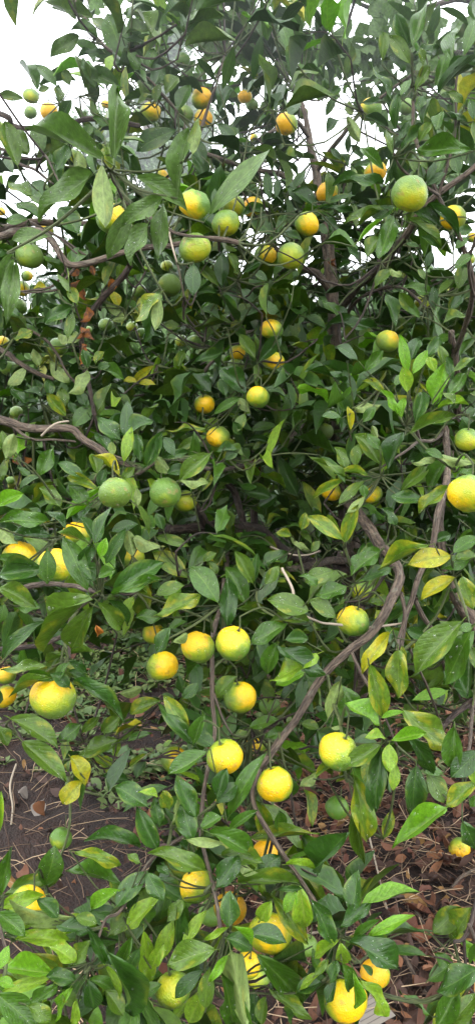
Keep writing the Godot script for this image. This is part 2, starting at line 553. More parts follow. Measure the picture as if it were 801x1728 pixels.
# ---------------------------------------------------------------- the shoots one can tell apart
# T: a window of the photo (left, top, magnification). S: a shoot (depth in metres, where it sprouts).
# Then its leaves: kind, base, tip, width, and how much deeper than the shoot the tip lies (cm, optional).
const SHOOTS := """
T 0 0 2.967
S 1.85 480 200
m 385 95 235 -5 75
m 470 90 340 40 60
g 400 180 262 275 75
m 490 195 360 100 60
d 520 270 400 275 45
m 540 170 470 80 60
S 1.8 640 260
m 620 300 535 60 120
d 730 215 620 195 40
m 640 260 700 330 70
m 740 350 760 240 75
g 620 170 740 125 70
m 760 170 700 40 90
S 2.05 300 520
m 190 455 115 290 70
m 285 430 190 320 60
m 120 495 0 470 45
m 250 440 195 450 40
m 300 510 300 420 85
m 350 430 320 350 60
S 1.95 400 480
m 440 450 390 270 60
m 480 440 420 300 70
m 600 430 450 360 70
m 720 510 710 400 70
m 550 630 470 590 60
m 430 690 450 620 60
d 360 500 300 590 60
S 1.9 640 500
m 690 520 770 470 60
d 560 640 640 700 70
m 780 510 790 420 50
T 0 0 2.0025
S 0.95 372 572
g 360 545 80 396 78
g 385 540 403 268 66
u 345 555 350 768 76
g 318 585 132 728 82
g 460 595 630 690 72
g 600 650 622 432 62
u 648 525 664 415 40
g 705 730 895 500 74
g 550 670 420 755 64
g 440 700 370 868 74
g 500 755 438 885 78
g 550 690 528 862 68
S 1.75 150 660
m 110 660 30 600 60
d 165 700 105 610 72
d 55 690 137 735 76
m 95 740 20 745 38
d 200 700 268 792 78
d 190 580 235 500 52
u 265 580 265 515 42
m 60 560 15 430 60
S 1.35 150 770
g 165 800 42 798 50
S 1.95 120 520
m 100 520 20 430 58
m 150 500 120 440 50
g 115 420 145 500 50
d 170 520 200 620 50
S 2.1 560 470
d 595 440 468 492 62
d 640 470 690 545 50
d 620 430 560 350 50
m 600 370 640 300 50
m 560 320 600 255 50
d 520 300 545 220 40
S 2.2 720 420
d 735 420 800 470 60
d 740 380 780 290 44
d 650 520 700 590 56
T 531 0 2.967
S 1.42 490 440
d 470 230 408 65 74
m 490 240 557 5 82
m 475 320 378 175 76
d 500 270 625 215 46
m 335 310 342 155 56
d 445 370 358 258 62
d 385 505 296 292 64
m 600 435 662 262 68
m 500 460 570 325 52
m 680 330 692 145 74
m 745 280 805 80 62
d 610 470 792 258 60
d 640 430 805 290 42
m 540 330 530 240 40
m 430 480 470 390 52
S 1.32 392 790
d 400 650 412 465 56
m 385 770 358 640 38
d 480 600 420 690 44
d 540 620 562 475 62
d 430 750 535 628 46
m 520 710 577 608 52
m 345 850 228 725 62
m 775 755 528 737 92
d 520 560 540 480 50
S 1.85 240 560
u 180 580 168 515 44
u 160 580 225 710 62
d 230 520 362 510 46
d 250 580 366 620 42
d 120 600 60 655 64
d 40 490 52 390 42
d 130 440 80 470 46
d 100 480 60 570 42
S 1.95 150 820
d 165 770 170 672 42
d 165 830 128 765 46
d 240 800 178 740 46
d 190 835 282 800 28
d 130 800 80 740 34
S 1.4 720 600
d 710 600 580 588 42
d 770 630 678 545 38
m 740 520 665 460 52
m 640 560 600 640 60
m 600 870 642 775 72
d 720 870 690 775 82
m 560 850 520 770 52
d 790 600 780 500 50
T 531 285 2.967
S 1.4 400 240
d 345 75 108 68 72
m 345 185 148 256 58
m 345 205 205 262 52
d 395 185 304 262 62
m 395 230 318 452 78
d 625 285 505 210 68
d 555 185 736 292 62
m 460 248 638 362 66
d 550 85 645 15 48
d 560 60 600 -30 50
m 500 20 450 -60 60
S 1.5 690 300
d 690 330 785 300 52
m 700 400 760 340 50
d 620 400 540 330 44
m 700 500 780 420 60
S 1.95 130 250
d 30 184 190 118 48
d 35 230 132 335 54
d 190 215 35 195 40
m 60 200 70 20 50
d 60 330 20 280 60
S 1.75 330 470
m 260 440 316 332 74
d 520 390 458 370 62
m 300 590 372 500 72
d 215 445 158 395 48
d 115 500 178 460 26
u 370 500 430 545 36
S 1.6 560 640
m 580 625 458 588 74
d 600 695 588 588 52
d 400 790 368 630 62
m 490 720 420 620 64
m 525 745 440 650 50
d 560 490 580 415 52
m 548 555 520 500 42
m 718 600 746 468 76
m 640 775 742 722 62
d 770 560 740 480 60
d 680 700 740 640 50
S 2.1 110 700
d 310 800 82 768 76
m 130 745 40 640 62
d 60 700 20 640 60
d 160 760 100 690 60
T 265 285 2.967
S 2.0 560 220
d 425 230 540 184 48
d 580 335 478 232 92
d 685 100 732 8 62
d 735 182 658 88 58
d 800 190 688 104 74
d 562 150 545 18 48
d 592 150 604 48 38
d 640 320 720 350 54
d 600 330 640 230 44
S 1.95 400 560
d 325 590 320 422 78
d 430 520 525 448 56
m 310 590 212 488 52
d 300 622 212 602 40
d 398 700 342 620 66
d 550 560 488 512 44
m 400 520 360 420 44
d 420 600 490 660 60
S 1.5 180 470
d 182 478 180 615 76
S 2.0 250 760
m 370 765 198 782 46
d 312 752 238 688 56
m 180 705 76 742 46
d 420 760 470 690 50
m 120 800 40 770 46
d 380 800 440 850 60
T 0 285 2.967
S 1.0 40 420
g 68 428 -4 578 72
g 72 475 38 752 78
S 1.65 370 690
d 362 690 226 766 74
y 388 675 346 590 62
d 100 740 30 700 60
m 340 850 360 720 50
S 1.8 620 700
u 625 738 538 686 42
Y 592 692 566 608 58
Y 240 600 168 592 38
u 560 760 640 740 30
S 1.32 810 610
y 805 620 655 752 92
u 800 640 775 800 60
S 1.8 70 850
y 70 850 165 826 82
u 280 830 400 870 56
d 390 865 342 738 62
T 0 570 2.967
S 1.85 170 170
u 132 138 55 240 52
u 250 120 345 230 64
u 200 140 170 60 50
d 130 330 60 240 50
S 1.75 440 140
u 438 160 358 275 72
y 480 132 514 58 46
m 500 152 612 190 48
d 560 130 490 150 44
d 440 150 420 60 60
S 1.95 790 140
Y 772 138 672 218 44
Y 690 225 620 210 36
Y 780 235 700 225 36
S 1.85 210 330
d 200 305 188 200 62
d 250 296 250 200 58
d 212 292 118 256 48
d 85 336 200 318 38
m 330 345 308 248 66
y 332 392 240 288 60
m 368 445 452 338 78
m 490 385 546 238 78
d 432 345 398 268 54
d 490 430 440 350 60
d 380 380 350 320 50
S 1.42 622 610
d 604 512 500 392 94
d 622 512 640 322 60
d 636 488 752 402 76
d 555 570 484 458 62
b 622 622 652 452 66
u 562 592 562 522 48
d 702 622 690 490 58
m 720 640 772 520 60
m 612 705 670 650 48
d 736 645 808 478 76
S 1.4 590 700
Y 598 690 468 568 58
y 495 762 340 690 52
m 440 842 350 740 92
m 305 850 208 752 78
m 490 682 468 576 78
d 425 702 296 620 64
d 500 745 524 655 54
u 690 842 688 756 38
S 1.25 -20 850
b -15 842 108 780 72
S 1.6 20 480
u 28 622 72 486 74
m 20 560 10 470 60
d 150 700 90 650 60
d 100 760 190 690 50
m 200 690 260 560 90
T 265 570 2.967
S 1.85 440 250
d 440 282 328 148 88
d 342 292 318 200 56
m 284 382 404 296 48
y 245 455 58 478 48
m 250 490 108 552 54
u 462 372 412 298 50
d 540 250 650 296 46
d 380 420 420 485 64
m 440 380 400 460 50
S 1.4 270 580
m 268 578 122 700 96
u 64 676 -14 600 72
d 165 572 30 602 48
d 50 680 148 648 84
d 85 592 40 500 60
d 20 595 8 478 46
u 110 720 245 712 38
S 1.8 350 600
m 430 588 350 545 58
d 400 560 300 560 60
d 340 610 400 560 56
S 1.95 230 170
d 270 275 166 168 92
d 185 128 322 68 54
m 100 180 130 60 50
S 1.88 500 110
d 510 120 622 -6 78
m 490 100 408 -4 62
d 590 160 700 190 50
S 2.1 600 560
d 562 520 462 500 38
m 602 442 478 448 54
d 520 638 618 724 64
d 700 792 618 606 76
d 438 770 562 792 84
d 600 790 518 850 64
d 650 650 740 590 60
m 480 560 540 520 50
T 531 570 2.967
S 1.32 455 440
b 462 182 430 -8 62
d 480 112 520 -4 72
d 556 104 622 -4 62
b 488 182 556 62 68
b 600 172 566 92 62
m 640 132 628 36 66
b 586 342 660 142 92
d 688 212 658 98 56
m 658 304 745 178 66
b 462 272 428 152 72
m 400 242 432 178 66
d 498 434 546 252 82
b 412 384 340 268 48
b 430 402 442 300 48
m 470 478 690 372 46
b 610 354 772 298 44
m 690 172 806 92 46
m 700 330 640 270 60
S 1.5 340 230
y 340 282 252 200 54
m 250 172 336 66 68
u 195 352 322 340 66
d 212 112 126 36 86
Y 178 462 170 340 50
d 130 400 40 380 52
m 240 420 300 350 66
S 1.38 328 690
m 332 642 212 468 98
d 368 664 424 472 92
m 322 562 268 478 64
u 312 505 284 440 44
m 156 658 104 552 72
m 202 642 206 538 68
m 148 702 4 604 54
y 262 690 126 656 52
y 140 718 -6 784 54
m 120 834 232 712 66
m 250 806 242 736 66
u 160 876 244 806 48
m 425 772 572 630 72
m 660 605 558 752 96
d 540 806 376 800 76
y 672 748 524 866 72
S 1.3 690 660
m 806 670 712 680 42
u 806 626 600 592 62
u 612 590 488 632 44
b 706 660 744 572 36
m 640 600 560 560 50
T 0 860 2.967
S 1.05 512 425
d 400 300 470 180 60
d 478 172 545 -4 70
d 486 172 414 28 52
m 455 172 288 104 42
d 530 272 616 104 66
b 500 240 530 150 50
m 440 405 328 150 102
d 462 352 388 280 44
m 492 342 572 298 66
d 560 422 800 258 128
m 560 432 806 346 50
m 470 482 350 696 90 3
d 542 450 658 572 62 3
m 490 462 622 592 74 3
m 460 430 152 664 122 3
S 1.15 280 140
m 252 62 16 54 78
d 332 92 232 -4 54
d 258 132 58 124 86
u -10 90 85 168 74
m 190 282 -6 262 46
d -4 330 190 290 96
m 238 200 244 364 92
m -4 388 166 466 80
S 1.25 120 480
d 222 558 -4 722 66
m 90 488 200 490 62
y 230 430 260 500 90
m 20 470 10 560 60
m 260 440 320 460 30
S 1.12 340 740
m 238 784 -4 784 70
d 345 762 442 812 46
m 292 862 330 770 58
d 340 812 454 862 54
m 100 862 272 836 52
S 1.5 690 420
m 806 544 688 536 82
u 806 182 668 152 62
u 664 232 640 104 66
b 622 512 664 438 66
d 560 110 680 60 66
T 265 860 2.967
S 1.4 320 480
m 305 468 184 284 112
d 350 592 354 352 86
y -4 528 212 450 74
m -4 424 122 370 66
m 60 590 140 560 50
S 1.45 500 400
m 450 482 352 290 98
m 482 372 398 216 80
d 490 362 497 222 50
m 395 498 555 508 36
m 540 372 607 290 66
S 1.35 640 560
m 760 505 570 448 96
m 762 562 578 528 74
m 470 672 640 572 96
m 600 664 540 822 90
b 806 722 588 862 112
d 598 678 806 836 76
d 640 652 752 640 76
m 800 380 722 330 84
S 1.6 120 300
y 152 342 -6 212 90
m -4 136 152 172 54
m 300 322 258 258 54
m 230 260 290 215 54
d 30 100 0 20 70
S 1.3 30 660
d 0 712 60 602 76
u 80 664 152 622 44
S 1.75 700 180
d 520 282 642 200 66
y 672 130 600 114 50
u 762 202 668 140 36
y 720 100 745 20 60
m 770 210 810 160 50
T 531 860 2.967
S 1.35 148 190
y 145 166 217 -14 76
y 138 152 -22 30 72
S 1.4 200 370
m 330 202 188 312 96
d 380 292 238 352 78
m 95 306 -40 352 82
m 160 386 8 436 84
m 102 542 -6 450 76
m 150 450 120 480 34
S 1.28 690 330
y 570 178 322 280 68
Y 682 232 488 258 84
Y 706 338 538 432 64
m 772 250 638 292 76
m 690 214 806 130 76
m 700 254 806 216 56
y 735 335 776 486 92
S 1.12 770 570
m 736 556 508 792 136
m 782 600 622 880 146 3
m 716 604 790 576 56
m 806 800 786 690 50
S 1.25 400 640
Y 376 614 242 804 76
y 415 700 418 922 108
y 442 782 436 690 30
d 552 642 458 602 54
S 1.6 380 60
d 402 82 342 -4 64
m 268 472 372 446 50
d 600 160 680 120 50
T 0 1145 2.967
S 1.1 330 20
d 348 42 268 -24 66
d 365 22 622 146 78
m 252 -4 42 62 48
S 1.3 60 200
m 50 196 292 318 96
m 112 312 318 520 112
m -10 240 40 330 90
S 1.35 360 400
Y 352 390 446 514 92
Y 416 512 318 624 92
S 1.7 420 320
m 592 306 408 378 98
m 300 322 402 232 76
m 510 272 592 190 64
m 410 272 492 192 54
m 640 310 758 284 44
d 515 492 638 502 52
y 648 442 738 380 30
d 680 500 722 412 54
y 806 112 648 168 64
u 600 76 712 52 50
S 1.15 780 640
d 704 846 462 764 76
d 740 642 586 538 108
d 790 860 690 660 98
b 792 592 704 560 44
S 1.0 -20 700
b -12 790 6 580 36
T 265 1145 2.967
S 1.3 170 290
y 162 266 42 96 84
d 200 346 18 130 66
m 180 330 230 190 60
d 290 340 180 270 80
m 30 340 70 310 50
S 1.2 330 600
m 250 364 78 488 84
m 362 686 502 396 90
d 300 602 344 458 80
d 298 620 392 528 80
S 1.15 200 700
y 62 656 28 560 62
u 74 726 122 600 56
d 180 806 118 640 106
d 16 744 -10 610 66
d 192 696 94 488 104
m 322 692 212 742 72
m 358 756 502 668 52
u 145 806 324 834 50
m 254 768 512 864 104
S 1.3 500 560
y 494 606 556 786 84
y 465 806 784 766 44
m 612 764 600 660 60
d 430 700 500 760 80
S 1.45 470 240
m 462 246 592 196 66
m 380 296 452 276 60
b 735 -30 590 20 100
m 722 222 806 254 62
u 805 478 712 536 52
m 540 300 640 260 54
d 130 100 200 30 60
m 300 90 380 -10 80
T 531 1145 2.967
S 1.2 345 320
y 272 -75 348 188 112
d 330 334 300 660 92
m 330 332 162 440 88
d 470 278 608 484 78
b 322 236 168 118 104
b 332 196 442 176 34
b 352 300 256 290 62
b 380 312 548 266 64
b 402 424 394 556 62
b 372 328 368 460 86
S 1.28 100 150
u 126 10 60 200 76
m 142 192 150 92 80
m 210 172 138 24 64
y 436 156 642 356 102
d 20 272 92 384 78
u 80 245 136 240 26
S 1.3 540 440
d 505 432 486 686 124
m 562 466 652 612 112
m 640 470 556 462 60
m 600 560 520 540 80
b 662 644 398 810 96 -3
S 1.22 165 480
m 196 640 234 930 62
y 192 478 264 804 108
y 0 494 104 404 42
S 1.4 340 800
y 346 800 382 668 58
y 248 520 284 400 70
y 274 642 270 540 52
S 1.15 740 400
m 696 240 692 470 96
d 812 362 690 490 122
y 812 520 658 626 74
d 742 722 812 870 86
m 780 640 812 580 60
b 770 420 800 520 50
T 0 1438 2.967
S 1.05 20 220
m 2 212 52 -6 58
m -10 300 120 420 84
m 0 392 70 340 84
S 1.3 230 170
m 230 168 272 -4 112
m 20 210 282 98 30
S 1.08 400 340
d 290 330 200 230 90
b 224 214 6 274 76
u 392 326 52 298 54
b 258 348 78 386 42
b 352 440 88 430 78
d 280 368 444 402 64
m 380 322 482 358 64
b 380 552 256 470 100
m 372 552 438 450 74
S 1.05 440 560
b 20 582 244 590 92
b 252 630 18 694 58
d 384 644 242 620 84
m 442 612 348 704 62
m 380 764 318 700 72
b 352 680 242 864 62
b 382 740 366 870 36
m 130 774 292 680 44
m 446 640 584 672 54
d 440 640 474 792 82
m 526 690 622 806 92
d 540 500 714 836 80 3
b 520 560 612 724 28
d 530 550 446 388 54
S 0.95 -20 680
b -10 562 54 536 52
b -10 640 66 664 84
m -10 710 152 864 134
m 140 770 256 836 74
b -10 590 40 480 60
S 1.12 600 280
m 612 162 344 78 88
b 606 190 446 276 62
d 640 292 706 216 62
d 450 302 582 290 62
m 548 412 642 312 84
d 580 272 718 98 92
b 636 384 782 236 84
d 740 104 808 236 92
b 722 396 746 690 84
y 372 -4 604 44 34
m 702 54 636 14 62
b 762 572 812 470 56
m 600 572 654 440 52
m 680 716 796 664 62
d 700 480 640 600 60
T 265 1438 2.967
S 1.12 300 180
m 242 92 -24 0 112
d -10 138 126 238 104
m 130 240 58 334 88
d 110 494 112 286 58
b 130 464 232 296 62
b -6 556 72 366 72
d 296 176 412 30 98
d 60 110 0 60 60
S 1.15 640 120
m 400 156 718 118 72
d 500 112 602 16 92
u 412 62 482 112 64
m 318 14 522 42 74
b 640 62 806 62 34
y 580 220 748 448 84
b 742 372 718 206 84
b 640 304 684 196 64
b 512 344 566 256 84
d 600 190 720 180 30
S 1.03 345 390
d 355 372 370 210 134
d 345 430 486 470 104
d 450 408 642 430 96
b 380 372 486 452 28
b 240 442 352 378 24
d 232 590 86 722 74
m 292 490 62 548 112
m 240 784 254 600 66
b 265 652 354 518 44
u 366 492 440 846 116 3
m 320 600 402 880 112 3
S 1.15 250 640
b 72 866 206 646 54
b 158 856 232 700 84
d 482 690 492 870 72
m 500 512 744 758 112
m 560 682 742 834 54
m 520 862 552 720 64
b 700 694 806 600 44
d 700 702 806 640 72
m 778 482 806 600 44
T 531 1438 2.967
S 1.08 118 410
d 185 302 212 108 94
d 125 372 274 274 74
d 85 450 -6 256 86
m 190 432 330 346 44
b 265 424 474 308 62
d 165 448 420 562 104
b 120 438 -4 524 62
b 128 456 142 568 84
d 76 654 114 548 54
d 60 752 100 656 62
m 138 556 190 694 68
b 192 598 206 786 48
b 228 638 394 808 62
d 234 562 292 612 34
m -4 620 66 540 44
S 1.5 690 420
m 588 404 724 288 112
y 690 440 760 286 112
b 690 420 812 546 52
m 596 506 686 580 78
m 566 644 686 562 84
S 1.2 800 620
d 812 586 628 692 128
m 606 880 716 700 112
m 656 890 796 716 104
"""

func traced_shoots() -> void:
	var ox := 0.0
	var oy := 0.0
	var k := 1.0
	var depth := 1.0
	var origin := Vector3.ZERO
	var rows := []
	for line in SHOOTS.split("\n", false):
		var w := line.split(" ", false)
		if w[0] == "T" or w[0] == "S":
			if rows.size(): add_shoot(depth, origin, rows)
			rows = []
		if w[0] == "T":
			ox = float(w[1])
			oy = float(w[2])
			k = float(w[3])
		elif w[0] == "S":
			depth = float(w[1])
			origin = at(ox + float(w[2]) / k, oy + float(w[3]) / k, depth + 0.015)
		else:
			var d := depth - 0.0035 * rows.size() + rnd(-0.012, 0.012)
			var b := at(ox + float(w[1]) / k, oy + float(w[2]) / k, d)
			var length := Vector2(float(w[3]) - float(w[1]), float(w[4]) - float(w[2])).length() / k / FOCAL * d
			var dd: float = float(w[6]) * 0.01 if w.size() > 6 else rnd(-0.30, 0.22) * length
			var t := at(ox + float(w[3]) / k, oy + float(w[4]) / k, d + dd)
			t += (t - b) * 0.07
			rows.append([b, t, (0.97 if oy > 850.0 else 0.84 if ox > 500.0 else 0.95) * rnd(0.92, 1.1) * float(w[5]) / k / FOCAL * d, w[0]])
	if rows.size(): add_shoot(depth, origin, rows)


# ---------------------------------------------------------------- mandarins
# photo x, y, radius, ripeness (g green .. O orange), label
const FRUIT := """
690 327 31 gy|big mandarin with yellow underside and green rim high among upright pointed leaves
764 368 22 Y|yellow mandarin half behind a dark leaf, beside the big green-rimmed one near the right edge
633 290 19 O|orange mandarin peeping over a long dark leaf, just above the big green-rimmed one
552 325 19 O|orange mandarin behind a dark leaf beside the bare upper trunk
517 378 21 Y|yellow mandarin hanging just left of the fork of the upper trunk
490 432 23 gy|green mandarin with a yellow cheek touching a yellow one below the upper trunk
448 430 19 Y|yellow mandarin touching the green-cheeked one left of the upper trunk
427 350 18 O|orange mandarin with a small dark leaf across its middle, under the pale big leaf
381 377 24 gy|pale green mandarin with yellow flush, in front at the tip of the pale big leaf
394 348 19 gy|green mandarin partly hidden behind the pale green one under the pale big leaf
328 345 27 yg|yellow-topped mandarin half covered by the big leaf, above the rounder green one
329 419 27 gy|wet green mandarin with yellow cheek hanging over the dark horizontal bough
286 482 20 g|round plain green mandarin hanging below the dark horizontal bough
282 449 11 gy|small green and yellow mandarin directly above the plain green one under the bough
235 491 12 g|small green mandarin beside the black bending branch with dry leaves
190 370 27 yg|yellow-topped green mandarin behind the pale hanging leaf at upper left
50 432 24 g|dark green mandarin under a leaf at the left edge, beside the forked dead branch
78 388 14 Y|small yellow mandarin behind the bundle of thin sticks at upper left
2 357 8 Y|yellow mandarin cut by the left edge beside thin grey branches
3 213 7 g|small green mandarin cut by the left edge under the white sky
53 162 14 gy|hazy green mandarin with pale yellow top below two upright leaves at upper left
83 188 15 O|hazy orange mandarin beside the pale green one at upper left
52 190 11 g|pale mandarin behind the orange one at upper left
178 176 7 O|tiny orange mandarin deep in the hazy leaves beside the tall upright leaf
254 190 18 yg|hazy green mandarin with orange cheek right of the tall upright leaf
231 192 8 g|small hazy green mandarin touching the orange-cheeked one
308 102 13 g|oval green mandarin high up against the sky at the top
379 83 13 g|dull green mandarin among fan-shaped leaves at the top
340 166 18 O|orange mandarin on top of a second one, beside a grey knotty branch
343 200 16 O|brownish orange mandarin directly beneath another orange one
311 194 16 g|olive green mandarin behind the grey knotty branch beside the orange pair
413 163 12 O|small pale orange mandarin against the sky left of the middle gap
425 177 11 g|small green mandarin tucked under the pale orange one against the sky
428 233 7 Y|tiny yellow mandarin between dark leaves below the sky gap
483 209 19 O|orange mandarin on bare grey twigs in front of the sky gap
510 191 10 g|small green mandarin behind the orange one on bare twigs
624 185 20 yg|yellow-green mandarin under a leaf at the top of the sky gap
685 180 14 g|green mandarin hidden among the tall upright leaves at upper right
121 265 15 gy|green-yellow mandarin between hanging leaves under the long grey-green leaf
272 299 13 Y|yellow mandarin mostly hidden behind the broad leaf at upper left
787 437 13 gy|small green mandarin with yellow side at the right edge below the sky
795 401 9 yg|little yellow-green mandarin cut by the right edge
713 511 15 gy|dull yellow-green mandarin behind a pointed leaf on the right
653 576 20 yg|green mandarin with yellow underside beside the bright upright shoot
46 466 10 yg|small yellow-green mandarin under the dark green one at the left edge
37 487 14 yg|yellow-green mandarin behind the hanging blotched leaf at left
31 518 15 g|green mandarin low behind the hanging blotched leaf at left
179 548 13 g|pale whitish green mandarin beneath a yellowing leaf left of centre
223 551 10 gy|small mandarin with yellow side, first of the green pair under the yellowing leaf
239 563 10 g|small round green mandarin, lower of the pair under the yellowing leaf
149 557 7 g|tiny pale green mandarin beside the dry curled leaves
6 578 12 Y|yellow mandarin cut by the left edge above a dark branch
14 620 14 g|dark green mandarin in shade beneath the dark branch at the left edge
99 585 16 g|olive mandarin behind a thin bent twig at left
329 577 13 g|small dark green mandarin beside yellow leaves left of centre
306 575 11 gy|small yellow-green mandarin touching the dark green one beside yellow leaves
400 596 14 Y|small yellow mandarin left of a dark pointed leaf in the middle
398 617 14 g|pale green mandarin just below the small yellow one in the middle
458 556 19 Y|yellow mandarin with a leaf tip over it, below the upper trunk
461 610 19 yg|yellow mandarin half hidden by a dark leaf in the middle
435 670 20 yg|yellow mandarin above a curled yellowish leaf beside a slanting branch
345 682 18 Y|yellow mandarin with green shoulder, upper left of the lone round one
368 737 20 Y|lone round yellow mandarin with green base in the very middle
547 728 15 g|small green mandarin beside an orange-yellow withered leaf
28 695 11 g|dark green mandarin in the leaves above the grey branch at left
18 811 8 g|tiny bright green mandarin at the left edge below the grey branch
195 832 29 g|large wet green mandarin under a yellow leaf, left of centre
279 832 27 g|green mandarin partly behind a folded pale leaf, beside the large wet green one
313 846 20 gy|smaller yellow-green mandarin touching the one behind a folded leaf
627 834 18 yg|yellow-green mandarin between dark leaves above the crooked bough
558 830 18 Y|yellow mandarin with brown marks behind long leaves left of the crooked bough
787 742 21 gy|yellow-green mandarin cut by the right edge, above the large one
790 833 36 yg|large yellow mandarin with green side at the right edge
130 903 25 Y|yellow mandarin behind the upright young shoot at left
35 941 30 Y|yellow mandarin mostly hidden by horizontal leaves at the left edge
92 955 32 Y|yellow mandarin with one wet leaf hanging over it at left
223 941 22 yg|greenish yellow mandarin above the broad dark leaf at left
612 997 22 gy|green-yellow mandarin under two round leaves beside the crooked bough
595 1049 28 yg|half green half yellow mandarin on the pale bent stick
260 1070 20 yg|yellow mandarin cut by a dark leaf, upper left of the hanging row
274 1124 27 Y|yellow mandarin lowest of the three on the left of the hanging twig
334 1092 29 Y|yellow-green mandarin with pale stalk just left of the hanging twig
393 1086 30 Y|yellow mandarin with green left side just right of the hanging twig
405 1177 28 Y|yellow mandarin under the pair on the hanging twig
454 1190 18 g|dark green mandarin in shade beside the slanting bough
434 1251 19 Y|small dull yellow mandarin close to the lower end of the slanting bough
294 1282 23 Y|yellow mandarin behind a wet leaf at the lower end of the hanging twig
379 1277 31 Y|big yellow mandarin with a pink scar at the lower end of the hanging twig
464 1324 31 Y|bright yellow mandarin hanging at the tip of the slanting bough
12 1140 16 Y|yellow mandarin cut by the left edge, upper of two
8 1176 21 Y|yellow mandarin cut by the left edge, lower of two
90 1176 39 Y|broad flat yellow mandarin under a leaf at lower left
570 1268 33 yg|yellow-green mandarin behind a leaf and a thin stalk at lower right
568 1363 20 g|olive green mandarin low over the litter beside the long pale leaf
447 1440 23 O|orange-yellow mandarin behind a dark pointed leaf near the bottom
103 1415 19 g|plain green mandarin hanging alone over bare soil at lower left
332 1495 30 yg|yellow-green mandarin below broad leaves in the bottom cluster
388 1533 28 O|orange-yellow mandarin behind the dark triangular leaf in the bottom cluster
357 1540 22 g|green mandarin squeezed left of the dark triangular leaf
455 1576 37 yg|wide yellow mandarin with a dark oval leaf laid across it
48 1526 31 Y|yellow mandarin half covered by a folded leaf at the lower left edge
292 1670 31 gy|dull green-yellow mandarin lowest on the left of the bottom cluster
418 1628 22 Y|yellow mandarin peeping beside the pale hanging leaf at the bottom
436 1650 20 gy|greenish mandarin behind the hanging pale leaf at the bottom
582 1688 37 Y|large yellow mandarin at the bottom under a fresh green rosette
632 1643 25 O|orange-yellow mandarin behind the large one under the fresh green rosette
517 1595 19 g|dark green mandarin in deep shade in the bottom cluster
288 1612 12 Y|small sliver of a yellow mandarin behind long leaves at the bottom
798 1665 12 Y|yellow mandarin cut by the right edge behind a dark leaf
"""

var peel: StandardMaterial3D
var calyx_mat: StandardMaterial3D

func make_peel() -> void:
	var pits := NoiseTexture2D.new()
	pits.width = 256
	pits.height = 256
	pits.seamless = true
	var f := FastNoiseLite.new()
	f.noise_type = FastNoiseLite.TYPE_CELLULAR
	f.frequency = 0.075
	f.seed = 5
	pits.noise = f
	peel = StandardMaterial3D.new()
	peel.resource_name = "mandarin peel"
	peel.vertex_color_use_as_albedo = true
	peel.roughness = 0.36
	peel.metallic_specular = 0.5
	peel.heightmap_enabled = true
	peel.heightmap_texture = pits
	peel.heightmap_scale = 0.14
	peel.uv1_triplanar = true
	peel.uv1_scale = Vector3(21, 21, 21)
	calyx_mat = flat_material("calyx", Color(0.34, 0.40, 0.20), 0.7)

func peel_shape(r: float, flat: float, ripe: Vector3, code: String, sd: float, rings: int) -> ArrayMesh:
	var st := begin_tool()
	var n := rings * 2
	var start: float = {"g": 1.35, "gy": 0.7, "yg": 0.40, "Y": 0.16, "O": -0.3}[code]
	var green := Color(0.085, 0.190, 0.018).lerp(Color(0.150, 0.230, 0.040), rng.randf() * 0.7)
	var mid := Color(0.30, 0.38, 0.016)
	var ripe_c := Color(0.83, 0.50, 0.007) if code != "O" else Color(0.84, 0.44, 0.008)
	if code == "gy": ripe_c = Color(0.50, 0.43, 0.014)
	for j in rings + 1:
		var th := PI * j / rings
		for i in n + 1:
			var ph := TAU * (i % n) / n
			var v := Vector3(sin(th) * cos(ph), cos(th), sin(th) * sin(ph))
			var q := 1.0 + 0.06 * noise.get_noise_3d(v.x * 28.0 + sd, v.y * 28.0, v.z * 28.0) + 0.012 * noise.get_noise_3d(v.x * 180.0, v.y * 180.0 + sd, v.z * 180.0)
			q -= 0.10 * exp(-pow(th / 0.22, 2.0)) - 0.05 * exp(-pow((th - 0.42) / 0.2, 2.0)) * (0.8 + 0.35 * cos(ph * 8.0 + sd))
			q -= 0.06 * exp(-pow((PI - th) / 0.25, 2.0))
			var p := v * r * q
			p.y *= flat
			var g := v.dot(ripe) + 0.55 * noise.get_noise_3d(v.x * 40.0, v.y * 40.0 + sd, v.z * 40.0) + 0.22 * noise.get_noise_3d(v.x * 150.0 + sd, v.y * 150.0, v.z * 150.0)
			var c := green.lerp(mid, smoothstep(start - 0.55, start + 0.15, g)).lerp(ripe_c, smoothstep(start - 0.05, start + 0.75, g))
			c = c.lerp(Color(0.10, 0.17, 0.03), 0.25 * smoothstep(0.25, 0.5, noise.get_noise_3d(v.x * 200.0, v.y * 200.0, v.z * 200.0 + sd)))
			var scar := noise.get_noise_3d(v.x * 75.0 + sd * 2.0, v.y * 75.0, v.z * 75.0 + 300.0)
			c = c.lerp(Color(0.30, 0.19, 0.06), 0.55 * smoothstep(0.40, 0.52, scar))
			if th > PI - 0.12: c = Color(0.35, 0.22, 0.05)
			st.set_color(c)
			st.add_vertex(p)
	for j in rings:
		for i in n:
			var a := j * (n + 1) + i
			for k in [a, a + n + 1, a + 1, a + 1, a + n + 1, a + n + 2]: st.add_index(k)
	st.generate_normals()
	return st.commit()

